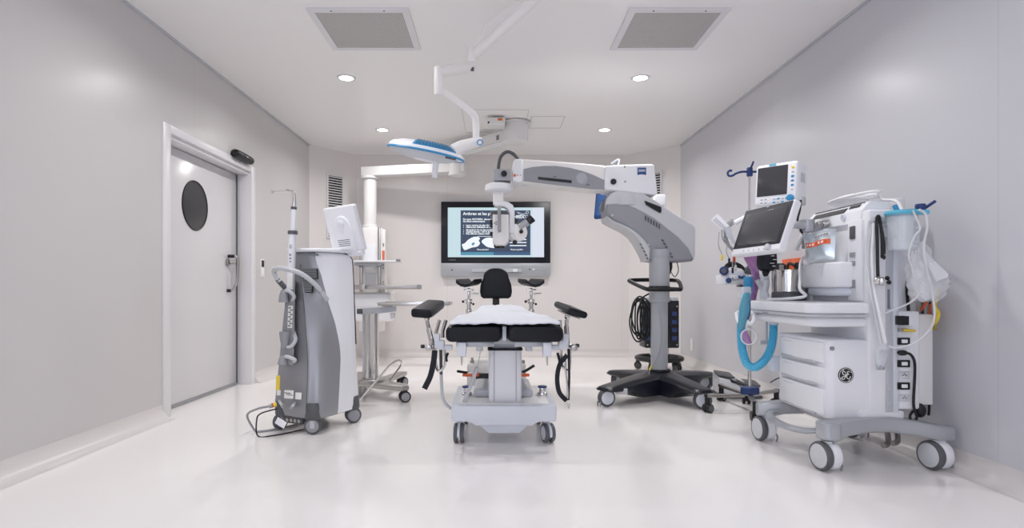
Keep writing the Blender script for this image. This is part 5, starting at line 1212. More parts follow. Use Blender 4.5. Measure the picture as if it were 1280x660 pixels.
# tower at the rear of the near side, with rails
x0, x1 = at(1081, 0, NY).x, at(1121, 0, NY).x
tw = MB().span(2.105, 2.262, NY - .012, 3.9, .26, 1.45, .016, 3).build('tower', 'white', ge)
MB().span(2.06, 2.31, NY - .016, 3.9, .257, .315, .014, 3).build('tower_foot', 'white', ge)
MB().span(at(1105, 0, NY).x, at(1112.5, 0, NY).x, NY - .018, NY - .008, .31, 1.36, .002).build('side_rail', 'lgrey', tw)
MB().span(at(1113.5, 0, NY).x, at(1120, 0, NY).x, NY - .022, NY - .006, .31, 1.42, .003).build('side_rail', 'cool', tw)
for z in (.44, .36): MB().cyl((at(1109, 0, NY).x, NY - .016, z), (at(1109, 0, NY).x, NY - .021, z), .006).build('rail_screw', 'hub', tw)
MB().span(at(1106.5, 0, NY).x, at(1109.5, 0, NY).x, NY - .0205, NY - .0175, .89, 1.0).build('rail_print', 'ink', tw)
MB().cyl(at(1123, 300, 3.45), at(1123, 395, 3.45), .055, seg=30).build('rear_column', 'white', ge)
MB().span(at(1086, 0, NY).x, at(1112, 0, NY).x, NY - .05, NY - .012, at(0, 279, NY).z, at(0, 271.5, NY).z, .008).build('accessory_rail', 'lgrey', tw)
# front wall behind the bellows, left post, head unit
MB().span(2.22, 2.258, 3.36, 3.94, .9, 1.42, .01).build('back_wall', 'cool', ge)
MB().span(2.085, 2.25, 3.86, 3.95, .9, 1.42, .012).build('left_post', 'white', ge)
gp = MB().span(2.09, 2.12, 3.325, 3.46, .93, 1.40, .008).build('gauge_panel', 'white', ge)
for z, h in ((1.33, .075), (1.2, .03), (1.15, .03), (1.03, .05)):
    MB().span(2.083, 2.091, 3.38, 3.43, z - h / 2, z + h / 2, .004).build('flow_tube', 'dgrey' if h > .06 else 'mgrey', gp)
hu = MB().loft([[Vector((2.135, y, 1.36)), Vector((2.09, y, 1.385)), Vector((2.105, y, 1.455)), Vector((2.15, y, 1.505)), Vector((2.262, y, 1.50)), Vector((2.262, y, 1.36))] for y in (3.34, 3.345, 3.9, 3.93)]).build('head_unit', 'white', ge, sharp=28)
SL = lambda y0, y1, t0, t1, o: [Vector((2.105 + .045 * t - o, y, 1.455 + .05 * t + o)) for y, t in ((y0, t0), (y1, t0), (y1, t1), (y0, t1))]
def slab(y0, y1, t0, t1, name, mt): return MB().loft([SL(y0, y1, t0, t1, .0005), SL(y0, y1, t0, t1, .003)]).build(name, mt, hu)
slab(3.52, 3.87, .05, .62, 'dark_display', 'black'); slab(3.4, 3.5, .45, .75, 'dark_display', 'inkdark')
slab(3.38, 3.9, .88, .99, 'top_gap', 'dgrey')
for y in (3.66, 3.72):
    k = MB().cyl((2.1, y, 1.415), (2.055, y, 1.41), .021, bev=.004).build('gas_knob', 'chrome', hu); MB().cyl((2.056, y, 1.41), (2.052, y, 1.41), .012).build('knob_cap', 'lgrey', k)
MB().cyl((2.1, 3.5, 1.43), (2.085, 3.5, 1.428), .018).build('power_switch', 'cool', hu)
MB().tube([(2.1, 3.87, 1.40), (2.06, 3.9, 1.36), (2.03, 3.9, 1.30), (2.02, 3.91, 1.26)], .014).build('side_tap', 'white', hu)
MB().span(2.05, 2.09, 3.87, 3.9, 1.27, 1.35, .006).build('gauge_block', 'mgrey', ge)
# bellows housing with rounded lower lip
bx0 = at(1022, 0, 3.62).x
bl = MB().prism([(2.24, 3.40), (2.02, 3.40), (1.99, 3.43), (1.99, 3.78), (2.02, 3.81), (2.24, 3.81)], T(0, 0, 1.01), .15, .014, 3).build('absorber_housing', 'white', ge, sharp=45)
MB().prism([(2.24, 3.42), (2.05, 3.42), (2.01, 3.46), (2.01, 3.74), (2.05, 3.78), (2.24, 3.78)], T(0, 0, .96), .055, .02, 3).build('housing_lip', 'cool', bl, sharp=45)
MB().span(1.985, 2.0, 3.70, 3.76, 1.155, 1.18, .004).build('housing_catch', 'white', bl)
# worktop
wt = [(2.05, 3.20)] + [(1.81 + .08 * math.cos(R(a)), 3.28 + .08 * math.sin(R(a)) - .0) for a in range(270, 179, -15)] + [(1.815 + .09 * math.cos(R(a)), 3.93 + .09 * math.sin(R(a))) for a in range(180, 89, -15)] + [(2.08, 4.02)]
wk = MB().prism(wt, T(0, 0, .862), .062, .012, 3).build('worktop', 'white', ge, sharp=40)
ctr = Vector((1.92, 3.58))
sh = lambda k, e=0: [((x - ctr.x) * k + ctr.x + e, (y - ctr.y) * k + ctr.y) for x, y in wt]
MB().prism(sh(1.03, -.004), T(0, 0, .845), .016, .004, 2).build('worktop_handle', 'lgrey', wk, sharp=40)
MB().prism(sh(.94, .012), T(0, 0, .79), .056, .02, 3).build('worktop_underside', 'white', wk, sharp=40)
MB().prism(sh(.9), T(0, 0, .9235), .001).build('worktop_inlay', 'lgrey', wk)
MB().span(1.735, 1.745, 3.80, 3.86, .868, .90, .006).build('latch', 'lgrey', wk)
p = Matrix(((0, 0, -1, 1.7045), (-1, 0, 0, 3.68), (0, 1, 0, .853), (0, 0, 0, 1)))
MB().text('Carestation', p, .017, .0004).build('maker_print', 'ink', wk)
for px in (925.5, 936):
    MB().tube([at(px - 5, 391, 3.9), at(px - 3, 401, 3.86), at(px + 2, 405, 3.84), at(px + 6, 400, 3.86), at(px + 7, 391, 3.9)], .012, 10).build('hose_hook', 'white', wk)
MB().tube([at(944, 392, 3.88), at(934, 390, 3.9), at(921, 391, 3.9)], .012).build('hook_rail', 'white', wk)
# breathing system block under the worktop on the far side
MB().cyl(at(967, 394, 3.92), at(967, 399.5, 3.92), .024, bev=.004).build('hose_port', 'cool', ge)
MB().cyl(at(958, 394, 4.0), at(958, 427, 4.04), .009).cyl(at(950, 428, 4.04), at(963, 428, 4.04), .016, bev=.003).build('drain_valve', 'lgrey', ge)
MB().box(at(970, 454, 3.95), (.09, .08, .11), .012).build('vacuum_trap', 'cool', ge)
MB().tube([at(975, 462, 3.98), at(978, 470, 4.0), at(970, 474, 4.02), at(963, 478, 4.05)], .004).build('trap_lead', 'wire', ge)
# sockets strip on the near rear edge
xs0, xs1 = at(1120.5, 0, NY).x, at(1147, 0, NY).x
st = MB().span(xs0, xs1, NY - .02, NY + .04, at(0, 511, NY).z, at(0, 389, NY).z, .012, 3).build('socket_strip', 'white', ge)
MB().span(at(1141, 0, NY + .05).x, at(1158, 0, NY + .05).x, NY + .0, NY + .06, at(0, 506, NY).z, at(0, 393, NY).z, .004).build('cable_cover', 'offw', st)
def onstrip(px, py, w, h, d, mt, name, par=None, bev=.002):
    c = at(px, py, NY - .02 - d / 2); return MB().box(c, (w, d, h), bev).build(name, mt, par or st)
pg = onstrip(1127.5, 400.5, .045, .05, .05, 'black', 'mains_plug'); onstrip(1135.5, 400.5, .028, .05, .03, 'white', 'plug_body')
for py in (426.5, 454.5, 482.5):
    k = onstrip(1129.5, py, .066, .04, .012, 'black', 'breaker'); onstrip(1130, py, .032, .02, .018, 'white', 'breaker_rocker', k)
for py in (469, 497.5):
    k = onstrip(1130, py, .06, .04, .008, 'hub', 'mains_socket')
    for dx, dy in ((-1.8, 0), (1.8, 0), (0, -2)): onstrip(1130 + dx, py + dy, .006, .006, .010, 'dgrey', 'socket_hole', k, 0)
k = onstrip(1128, 412.5, .045, .02, .02, 'steel', 'potential_pin'); MB().tube([at(1129, 412.5, NY - .04), at(1136, 413, NY - .045), at(1143, 413.5, NY - .02)], .008).build('pin_lead', 'yellow', k)
MB().ball(at(1128, 441, NY - .04), (.028, .02, .016)).build('mains_plug', 'black', st)
MB().tube([at(1130, 441, NY - .04), at(1138, 443, NY - .05), at(1143, 452, NY - .045), at(1143.5, 470, NY - .035), at(1142, 500, NY - .035), at(1143, 512, NY - .03), at(1146, 522, NY - .02), at(1140, 528, NY - .02), at(1137.5, 520, NY - .02), at(1141, 514, NY)], .0072, 10).build('mains_lead', 'wire', st)
MB().tube([at(1135, 347, NY + .1), at(1134, 365, NY + .08), at(1136, 392, NY + .06)], .009).build('mains_lead', 'wire', st)
MB().ball(at(1150, 513, NY), (.03, .03, .04)).build('cable_knot', 'wire', st)

# machine screen on its bracket
def plate(TL, TR, BL, thick, name, mt, par, b=.012, rad=.015):
    x = (TR - TL); W = x.length; x.normalize(); y = (TL - BL); H = y.length; y = (y - x * y.dot(x)).normalized(); z = x.cross(y)
    fr = Matrix((x, y, z)).transposed().to_4x4(); fr.translation = (TR + BL) / 2
    return fr, W, H, MB(fr).prism(rrect(W, H, rad), T(0, 0, -thick), thick, b, 3).build(name, mt, par, sharp=45)
fr, W, H, sn = plate(at(931, 263, 3.80), at(993, 248.5, 3.34), at(914, 319.5, 3.76), .05, 'machine_screen', 'white', ge)
MB(fr).prism(rrect(W * .96, H * .84, .008), T(0, H * .055, -.001), .003, .001).build('screen_bezel', 'inkdark', sn)
MB(fr).prism(rrect(W * .84, H * .70, .004), T(0, H * .03, .0), .004, .001).build('screen_glass', 'screen', sn)
MB(fr).cyl((W * .3, -H * .425, 0), (W * .3, -H * .425, .022), .019, bev=.004).build('rotary_knob', 'hub', sn)
for k in range(5): MB(fr).cyl((-W * .22 + k * .05, -H * .43, 0), (-W * .22 + k * .05, -H * .43, .002), .006).build('key', 'lgrey', sn)
MB(fr).box((0, H * .455, .002), (.02, .006, .002)).build('maker_mark', 'lgrey', sn)
a = at(985, 274, 3.5); bq = Vector((2.12, 3.75, 1.40))
MB().tube([fr @ Vector((.05, .0, -.05)), Vector((1.86, 3.62, 1.40)), Vector((2.0, 3.72, 1.40)), bq], .024, 12, smooth=False).build('screen_arm', 'lgrey', ge)
MB().cyl(Vector((1.98, 3.70, 1.36)), Vector((1.98, 3.70, 1.44)), .045, bev=.006).build('arm_joint', 'steelgrey', ge)
MB().tube([at(1001, 250, 3.6), at(1000, 262, 3.62), at(997, 276, 3.64), at(1001, 288, 3.66), at(1006, 297, 3.7)], .006).build('screen_cable', 'wire', ge)
# patient monitor above it
fr, W, H, pm = plate(at(944, 207.5, 3.82), at(997, 199.5, 3.62), at(943.5, 258, 3.80), .15, 'patient_monitor', 'white', None, .018, .022)
tag(pm, 'small white patient monitor with blue buttons above the larger tilted screen', 'monitor')
WLp = pm
MB(fr).prism(rrect(W * .715, H * .70, .004), T(-W * .085, H * .07, -.0005), .003, .001).build('screen_glass', 'screen', pm)
MB(fr).box((-W * .09, H * .46, .001), (.045, .012, .002)).build('maker_plate', 'paleblue', pm)
for k, (c, s) in enumerate((('yellow', .011), ('lgrey', .009), ('blue', .011), ('blue', .010), ('blue', .010), ('lgrey', .008))):
    MB(fr).ball((W * .385, H * (.34 - .105 * k), 0), (s, s * .75, .004)).build('key', c, pm)
MB(fr).cyl((W * .37, -H * .385, 0), (W * .37, -H * .385, .022), .021, bev=.004).build('rotary_knob', 'blue', pm)
for k in range(4):
    for j in range(2 if k < 3 else 1):
        MB(fr).box((-W * .02 + k * .026, -H * (.37 + .08 * j), .001), (.018, .009, .003), .001).build('key', 'blue' if (k + j) % 2 else 'lgrey', pm)
for k in range(2):
    for j in range(2): MB(fr).box((-W * .32 + k * .026, -H * (.36 + .08 * j), .001), (.012, .007, .002), .001).build('key', 'mgrey', pm)
for k in range(5): MB(fr).box((W * .505, H * (.22 - k * .045), -.075), (.003, .007, .06)).build('side_print', 'lgrey', pm)
MB(fr).box((W * .5, -H * .4, -.1), (.02, .05, .04), .006).build('cable_socket', 'lgrey', pm)
ma = MB(); ma.tube([fr @ Vector((0, -H * .5 - .012, -.09)), fr @ Vector((.02, -H * .5 - .06, -.10)), Vector((1.86, 3.66, 1.42))], .022, smooth=False)
ma.build('monitor_post', 'lgrey', ge)
# ------------------------------------------------------------------ loose things on and around the anaesthesia machine
# metal bowl on the worktop
c = Vector((at(985.5, 0, 3.93).x, 3.93, .9252))
cn = thing('metal_canister', c, 'shiny round metal canister with dark foot standing on the anaesthesia worktop', 'canister')
MB().lathe([(.098, 0), (.104, .004), (.104, .052), (.1, .056)], T(*c), 40).build('canister_foot', 'dgrey', cn)
prof = [(.1, .055), (.104, .06), (.104, .2), (.1, .203), (.098, .2), (.098, .07)]
cy = MB().lathe(prof, T(*c), 48, caps=False).build('canister_wall', 'chrome', cn)
for k in range(9):
    a = R(180 + 20 * k); MB().cyl(c + Vector((.104 * math.cos(a), .104 * math.sin(a), .06)), c + Vector((.104 * math.cos(a), .104 * math.sin(a), .198)), .0022, seg=6).build('wall_rib', 'steel', cy)
MB().lathe([(.0, .196), (.1, .2), (.1, .206), (.0, .208)], T(*c), 40, caps=False).build('canister_lid', 'steel', cn)
# white tube from the worktop up to the head unit
tag(MB().tube([(1.74, 3.72, .935), (1.80, 3.66, .938), (1.88, 3.64, .945), (1.93, 3.62, .96), at(1000, 362, 3.64), at(1000, 349, 3.70), at(1000, 336, 3.77), at(1002, 325, 3.83), at(1007, 320, 3.845)], .0095, 10).build('sampling_tube', 'tube_white'), 'white tube arching up from the anaesthesia worktop in front of the canister', 'tube')
# silver pouch on the absorber
c = at(1032, 314, 3.58)
PF = T(1.985, 3.56, 1.262) @ RZ(-52) @ RX(-8) @ RY(-7)
rows = []; NU, NV = 14, 14; fb = []
for s in (1, -1):
    g = []
    for j in range(NV + 1):
        v = j / NV
        row = []
        for i in range(NU + 1):
            u = i / NU * 2 - 1
            w = .098 - .022 * (1 - v)
            bul = .026 * (1 - abs(u) ** 2.5) * (1 - abs(2 * v - .8) ** 2.2 if v > .0 else 0)
            row.append(Vector((u * w, s * -max(.0006, bul) + .002 * math.sin(9 * u + 6 * v) * (1 - u * u), .19 * (v - .5) + .008 * math.sin(4 * u) * v)))
        g.append(row)
    fb.append(g)
m = MB(PF); m.strip(fb[0]); m.strip(fb[1])
pc = thing('foil_pouch', (2.0, 3.6, 1.18), 'silver foil pouch with an orange red band propped on the white absorber housing', 'pouch')
m.build('pouch_body', 'foil', pc, sharp=70)
def onpouch(u0, u1, v0, v1, mt, name, d=.0022):
    rows = []
    for j in range(5):
        v = v0 + (v1 - v0) * j / 4; row = []
        for i in range(13):
            u = u0 + (u1 - u0) * i / 12; w = .098 - .022 * (1 - v)
            bul = .026 * (1 - abs(u) ** 2.5) * (1 - abs(2 * v - .8) ** 2.2)
            row.append(Vector((u * w, -max(.0006, bul) - d + .002 * math.sin(9 * u + 6 * v) * (1 - u * u), .19 * (v - .5) + .008 * math.sin(4 * u) * v)))
        rows.append(row)
    return MB(PF).strip(rows).build(name, mt, pc, sharp=80)
onpouch(-.9, .75, .50, .66, 'orange', 'printed_band'); onpouch(-.3, .7, .74, .88, 'lgrey', 'printed_panel')
for k in range(7): onpouch(-.8 + k * .2, -.68 + k * .2, .545, .615, 'label' if k not in (3, 6) else 'red', 'print_block', .0034)
for k in range(5): onpouch(-.22 + k * .17, -.1 + k * .17, .78, .85, 'ink', 'print_block', .0034)
# coiled hoses on the head unit
rnd = random.Random(5); m = MB(); pts = []
for k in range(5):
    rx, ry = .028 + .006 * k, .17 + .018 * k
    ox, oy = rnd.uniform(-.012, .008), rnd.uniform(-.035, .035)
    for a in range(0, 360, 40):
        s_ = abs(math.sin(R(a)))
        pts.append(Vector((2.205 + ox + rx * math.cos(R(a)), 3.61 + oy + ry * math.sin(R(a)), 1.521 + .0085 * k + (.018 * (1 - s_ ** 2) * (1 if k % 2 else .3)) + rnd.uniform(0, .008))))
m.tube(pts + [Vector((2.29, 3.45, 1.53)), Vector((2.285, 3.32, 1.50)), Vector((2.28, 3.25, 1.42))], .0085, 10, 5)
tag(m.build('coiled_hose', 'whitewire'), 'white hose coiled on the top of the anaesthesia machine', 'hose')
# hoses hanging down the near side
for k, (pts, r, mt, lab) in enumerate((
    ([at(1086, 276, 3.24), at(1083, 300, 3.23), at(1083, 330, 3.23), at(1089, 370, 3.22), at(1096.5, 405, 3.215), at(1101.5, 429, 3.21)], .0072, 'tube_white', 'white tube hanging down the near side of the tower, left of the stethoscope'),
    ([at(1091, 276, 3.25), at(1087, 310, 3.25), at(1089, 345, 3.25), at(1096, 380, 3.24), at(1103, 412, 3.23), at(1108, 433, 3.23)], .0045, 'cool', 'thin pale blue tube hanging down the near side of the tower behind the white one'),
    ([at(1093, 279, 3.22), at(1090, 320, 3.21), at(1093, 360, 3.2), at(1100, 395, 3.175), at(1107, 429, 3.165)], .0085, 'whitewire', 'white hose hanging down the near side of the tower nearest the camera'))):
    o = tag(MB().tube(pts, r, 10).build('hanging_tube', mt), lab, 'tube', 'tubes hanging on the tower')
m = MB()
rows = [[at(1102 + dx + w * (1 + .3 * math.sin(j)), y + 2.5, 3.13 - .01 * math.sin(2 * j + w)) for w in (-7, -3, 0, 3, 6)] for j, (y, dx) in enumerate(((431, 4), (436, 3), (443, 1), (451, 0), (460, -1)))]
w = m.strip(rows).build('cloth_wipe', 'cloudy', sharp=80); w.modifiers.new('thickness', 'SOLIDIFY').thickness = .004
tag(w, 'crumpled white wipe hanging at the ends of the tower tubes', 'wipe')
# stethoscope
stp = thing('stethoscope', at(1097, 310, 3.2), 'black stethoscope with steel chest piece hanging on the near side of the tower', 'stethoscope')
Ys = 3.19
MB().tube([at(1101, 281, Ys), at(1098.5, 270.5, Ys), at(1096, 275, Ys), at(1096.5, 300, Ys), at(1097, 330, Ys), at(1097.5, 346, Ys)], .0085, 10).build('tubing', 'rubber', stp)
for dx in (-1, 1.4): MB().tube([at(1100.5, 280, Ys), at(1102.5 + dx * .5, 292, Ys - .005), at(1103.5 + dx, 306, Ys - .008), at(1103.5 + dx, 318, Ys - .01)], .0075, 10).build('ear_tube', 'rubber', stp)
for px, py in ((1102.5, 320), (1105, 321.5)): MB().ball(at(px, py, Ys - .01), (.008, .008, .014)).build('ear_tip', 'black', stp)
cp = at(1098.5, 351.5, Ys)
ch = MB().cyl(cp + Vector((-.02, .0, 0)), cp + Vector((-.006, -.02, 0)), .023, .021, bev=.004).cyl(cp, cp + Vector((.02, -.012, 0)), .024, bev=.004).build('chest_piece', 'chrome', stp)
MB().cyl(cp + Vector((.02, -.012, 0)), cp + Vector((.0215, -.013, 0)), .02).build('diaphragm', 'lgrey', ch)
MB().tube([at(1108.6, 348, 3.255), at(1110.5, 350, 3.23), at(1112, 353, 3.22)], .006).ball(at(1109, 347.6, 3.23), .012).ball(at(1111.2, 353, 3.22), .012).build('spare_tip', 'black', stp)
# suction canister with pale blue lid
c = at(1128, 313, 3.16)
su = thing('suction_canister', c, 'clear suction canister with pale blue lid hanging beside the tower', 'suction canister')
MB().lathe([(.0, 0), (.06, 0), (.069, .006), (.072, .195), (.068, .195), (.065, .01), (.0, .006)], T(*c), 40, caps=False).build('jar', 'clear', su)
MB().lathe([(.02, .215), (.082, .213), (.084, .2), (.078, .19), (.072, .19)], T(*c), 40, caps=False).build('jar_lid', 'paleblue', su)
MB().box(c + Vector((.085, -.01, .205)), (.08, .05, .025), .006).build('lid_lip', 'paleblue', su)
MB().span(c.x + .02, c.x + .055, c.y - .052, c.y - .05, c.z + .02, c.z + .15).build('scale_print', 'cloudy', su)
for k in range(5): MB().span(c.x + .022, c.x + .05, c.y - .0545, c.y - .053, c.z + .03 + .025 * k, c.z + .032 + .025 * k).build('scale_mark', 'ink', su)
MB().cyl(c + Vector((.09, -.01, .215)), c + Vector((.09, -.01, .25)), .025, bev=.005).build('lid_valve', 'navy', su)
MB().cyl(c + Vector((.11, -.02, .228)), c + Vector((.155, -.03, .262)), .008).build('lid_spout', 'navy', su)
MB().cyl(c + Vector((-.03, .0, .215)), c + Vector((-.035, .01, .245)), .012).build('lid_port', 'blue', su)
MB().span(c.x - .05, c.x + .03, c.y + .074, c.y + .112, c.z + .08, c.z + .13, .005).build('jar_bracket', 'lgrey', su)
# white roll behind the lid
o = MB().cyl(at(1119, 266, 3.52), at(1118, 249, 3.52), .055, .05, seg=28, bev=.01)
tag(o.build('paper_roll', 'offw'), 'white roll standing behind the pale blue canister lid', 'roll')
# tubing from the canister lid
tag(MB().tube([at(1149, 262, 3.05), at(1157, 268, 3.05), at(1159, 285, 3.05), at(1155, 305, 3.05), at(1157, 330, 3.07), at(1165, 365, 3.12), at(1168, 395, 3.14), at(1160, 415, 3.16), at(1140, 430, 3.19), at(1120, 435, 3.19), at(1112, 432.5, 3.19)], .0062, 10).build('suction_tube', 'tube_white'), 'long milky tube sagging from the canister lid to the tower and along the socket strip', 'tube')
tag(MB().tube([at(1141, 263, 3.05), at(1150, 285, 3.05), at(1143, 296, 3.05), at(1136, 320, 3.06), at(1145, 345, 3.1), at(1152, 362, 3.12), at(1138, 378, 3.15), at(1115, 388, 3.2), at(1106, 392, 3.22)], .0046, 10).build('suction_tube', 'tube_white'), 'short milky tube looping from the canister to the tower above the socket strip', 'tube')
# clear plastic bag with crumpled film inside
bg = thing('plastic_bag', at(1162, 378, 3.2), 'crumpled clear plastic bag hanging between the canister and the right wall', 'bag')
M['film'] = mat('plastic_film', (244, 246, 248), .16, var=.03, alpha=.34, bump=.9, bscale=30)
M['film2'] = mat('inner_wrap', (238, 240, 242), .3, var=.06, alpha=.72, bump=.9, bscale=35)
rnd = random.Random(11)
def blob(path, mt, name, Y0, ry, seg=40):
    P = catmull([(px, py, hw) for px, py, hw in path], 5); rings = []
    ph = [rnd.uniform(0, 6) for _ in range(6)]
    for j, (px, py, hw) in enumerate(P):
        c = at(px, py, Y0); hx = max(.4, hw) * Y0 / F; t = j * .35
        rings.append([c + Vector((hx * math.cos(a), ry * math.sin(a), 0)) * (1 + .07 * math.sin(3 * a + ph[0] + t) + .06 * math.sin(7 * a - t * 1.7 + ph[1]) + .04 * math.sin(11 * a + 2.3 * t + ph[2])) + Vector((0, 0, .008 * math.sin(4 * a + t + ph[3]))) for a in [2 * PI * k / seg for k in range(seg)]])
    return MB().loft(rings).build(name, mt, bg, sharp=70)
blob([(1146, 304, 5), (1148, 314, 11), (1151, 328, 16), (1155, 342, 21), (1159, 354, 25), (1161, 364, 22), (1159, 372, 17), (1157, 376, 10)], 'film', 'outer_film', 3.2, .055)
blob([(1140, 312, 3), (1143, 325, 7), (1149, 340, 11), (1154, 355, 13), (1157, 368, 12), (1158, 374, 7)], 'film2', 'inner_wrap', 3.2, .035)
m = MB(); m.loft([[at(1153, 318, 3.15), at(1158, 316, 3.15), at(1158, 316, 3.154), at(1153, 318, 3.154)], [at(1168, 348, 3.14), at(1185, 342, 3.14), at(1185, 342, 3.144), at(1168, 348, 3.144)], [at(1170, 352, 3.14), at(1185.5, 346, 3.14), at(1185.5, 346, 3.144), at(1170, 352, 3.144)]])
m.build('bag_flap', 'film2', bg)
# leads on the wall behind the machine
tag(MB().tube([at(1162.6, 372, 3.425), at(1162.6, 400, 3.425), at(1162, 450, 3.425), at(1161.5, 505, 3.425), (2.55, 3.43, .26)], .0075).build('wall_lead', 'wire'), 'black lead running straight down the right wall behind the socket strip', 'cable')
tag(MB().tube([at(1159.2, 372, 3.425), at(1159.2, 410, 3.425), at(1158.5, 460, 3.425), at(1158, 505, 3.425), (2.52, 3.43, .26)], .006).build('wall_lead', 'greywire'), 'grey lead running down the right wall next to the black one', 'cable')
tag(MB().tube([at(1172, 360, 3.3), at(1170, 374, 3.28), at(1168.5, 384, 3.26), at(1173, 391, 3.26), at(1171, 400, 3.27), at(1168, 405, 3.31), at(1168.5, 411, 3.40)], .010, 10).build('yellow_lead', 'yellow'), 'yellow cable looping below the plastic bag on the right wall', 'cable')
for k, ((a, b), lab) in enumerate(zip((((1158, 378), (1151, 388)), ((1163, 380), (1160, 396)), ((1168, 392), (1160, 404))), ('orange strap end below the plastic bag beside the cable cover', 'orange strap end below the plastic bag beside the black lead', 'orange strap end beside the yellow cable'))):
    tag(MB().tube([at(a[0], a[1], 3.385), at((a[0] + b[0]) / 2 + 1, (a[1] + b[1]) / 2 - 1, 3.375), at(b[0], b[1], 3.385)], .010, 8, flat=(1, .5)).build('orange_strap', 'orange'), lab, 'strap')
tag(MB().span(at(1147.5, 0, 3.44).x, at(1157, 0, 3.44).x, 3.447, 3.462, at(0, 402, 3.44).z, at(0, 372, 3.44).z, .003).build('grey_plate', 'steel'), 'grey metal plate behind the orange straps above the cable cover', 'plate')
# wall terminal unit, orange sockets over a grey box
wy0, wy1 = 2.56 * F / (1015.5 - VX), 2.56 * F / (979.5 - VX)
wu = thing('wall_terminal', (XR, 4.95, .86), 'orange socket unit over a grey box on the right wall behind the metal canister', 'wall socket unit')
WZ = lambda py, Y=4.92: 1 - (py - VY) * Y / F
for k in range(3):
    a = wy0 + (wy1 - wy0) * k / 3; b_ = wy0 + (wy1 - wy0) * (k + 1) / 3
    MB().span(XR - .04, XR, a + .004, b_ - .004, WZ(338.5), WZ(322.5), .006).build('orange_socket', 'orange', wu)
MB().span(XR - .045, XR, wy0, wy0 + .19, .86, WZ(339), .006).build('grey_box', 'steelgrey', wu)
MB().span(XR - .05, XR - .044, wy0 + .05, wy0 + .15, 1.02, 1.12, .003).build('socket_cover', 'lgrey', wu)
for y, z in ((wy0 + .13, WZ(333)), (wy1 - .1, WZ(334))): MB().cyl((XR - .09, y, z), (XR - .03, y, z), .03, bev=.006).build('mains_plug', 'black', wu)
MB().tube([(XR - .09, wy0 + .13, WZ(333)), (XR - .10, wy0 + .22, WZ(330)), (XR - .08, wy0 + .3, WZ(345)), (XR - .06, wy0 + .32, .95)], .012).build('mains_lead', 'wire', wu)
MB().tube([(XR - .06, wy0 + .22, 1.05), (XR - .06, wy0 + .17, .95), (XR - .06, wy0 + .1, .87)], .016, smooth=False).build('mains_lead', 'wire', wu)
o = MB().span(2.02, 2.08, 4.28, 4.34, 1.13, 1.19, .008)
pb = thing('plug_adapter', (2.42, 4.9, 1.15), 'small black plug adapter with grey face at the edge of the orange socket unit', 'adapter')
cpt = at(979, 334, 4.93) + Vector((-.03, 0, 0)); MB().box(cpt, (.06, .06, .065), .008).build('adapter_body', 'black', pb); MB().box(cpt + Vector((0, -.032, 0)), (.04, .004, .04), .004).build('adapter_face', 'mgrey', pb)
pb.location = cpt - Vector((0, 0, .033)); 
for ch in pb.children: ch.location = WL[ch.name] - pb.location
# blue corrugated breathing hose
hz = thing('breathing_hose', at(945, 458, 3.9), 'blue corrugated breathing hose hanging in a loop beside the drawers', 'breathing hose')
MB().ribbed([at(967, 405.5, 3.92), at(966.5, 420, 3.92), at(963, 437, 3.9), at(955, 451, 3.88), at(944, 459, 3.86), at(934, 455, 3.88), at(928.5, 440, 3.93), at(926.5, 420, 3.98), at(927, 400, 4.02), at(930.5, 378, 4.03), at(935, 362, 4.0)], .026, .011, .10, 16).build('hose', 'hose_blue', hz, sharp=80)
MB().tube([at(935, 364, 4.0), at(935.5, 352, 4.0), at(935.5, 346, 4.0)], .031, 14).build('elbow', 'blue', hz)
MB().box(at(933, 363, 3.96), (.05, .06, .05), .012).build('hose_joint', 'cloudy', hz)
MB().cyl(at(967, 401.2, 3.92), at(967, 406, 3.92), .031, bev=.004).build('hose_cuff', 'cloudy', hz)
# limp teal bag
rb = thing('reservoir_bag', at(930, 412, 3.82), 'limp teal breathing bag hanging from the hose hooks beside the worktop', 'breathing bag')
rings = []
for px, py, hw, d in ((934, 366, 3, .012), (932.5, 374, 5.5, .022), (931, 386, 7, .026), (929.5, 396, 6, .022), (927, 405, 4.5, .015), (925.5, 412, 3, .01)):
    c = at(px, py, 3.80); rings.append([c + Vector((hw * 3.8 / F * math.cos(a), d * math.sin(a), .003 * math.sin(3 * a))) for a in [2 * PI * k / 16 for k in range(16)]])
MB().loft(rings).build('bag', 'teal' if 'teal' in M else 'paleblue', rb)
MB().tube([at(934.5, 366, 3.80), at(936, 376, 3.79), at(936.5, 390, 3.79), at(934, 399, 3.79)], .009).build('bag_strap', 'navy', rb)
m = MB(); cc = at(936, 421, 3.79)
m.tube([cc + Vector((.05 * math.cos(a), .0, .05 * math.sin(a))) for a in [2 * PI * k / 16 for k in range(16)]], .005, 8, 2, closed=True)
tag(m.build('tube_ring', 'tube_white'), 'clear tube coiled into a ring below the white hose hooks', 'tube')
tag(MB().ribbed([at(930, 414, 3.86), at(933, 422, 3.86), at(936.5, 431, 3.86)], .02, .010, .1, 14).build('purple_hose_end', 'purple', sharp=80), 'short end of violet corrugated hose inside the clear tube ring', 'hose')
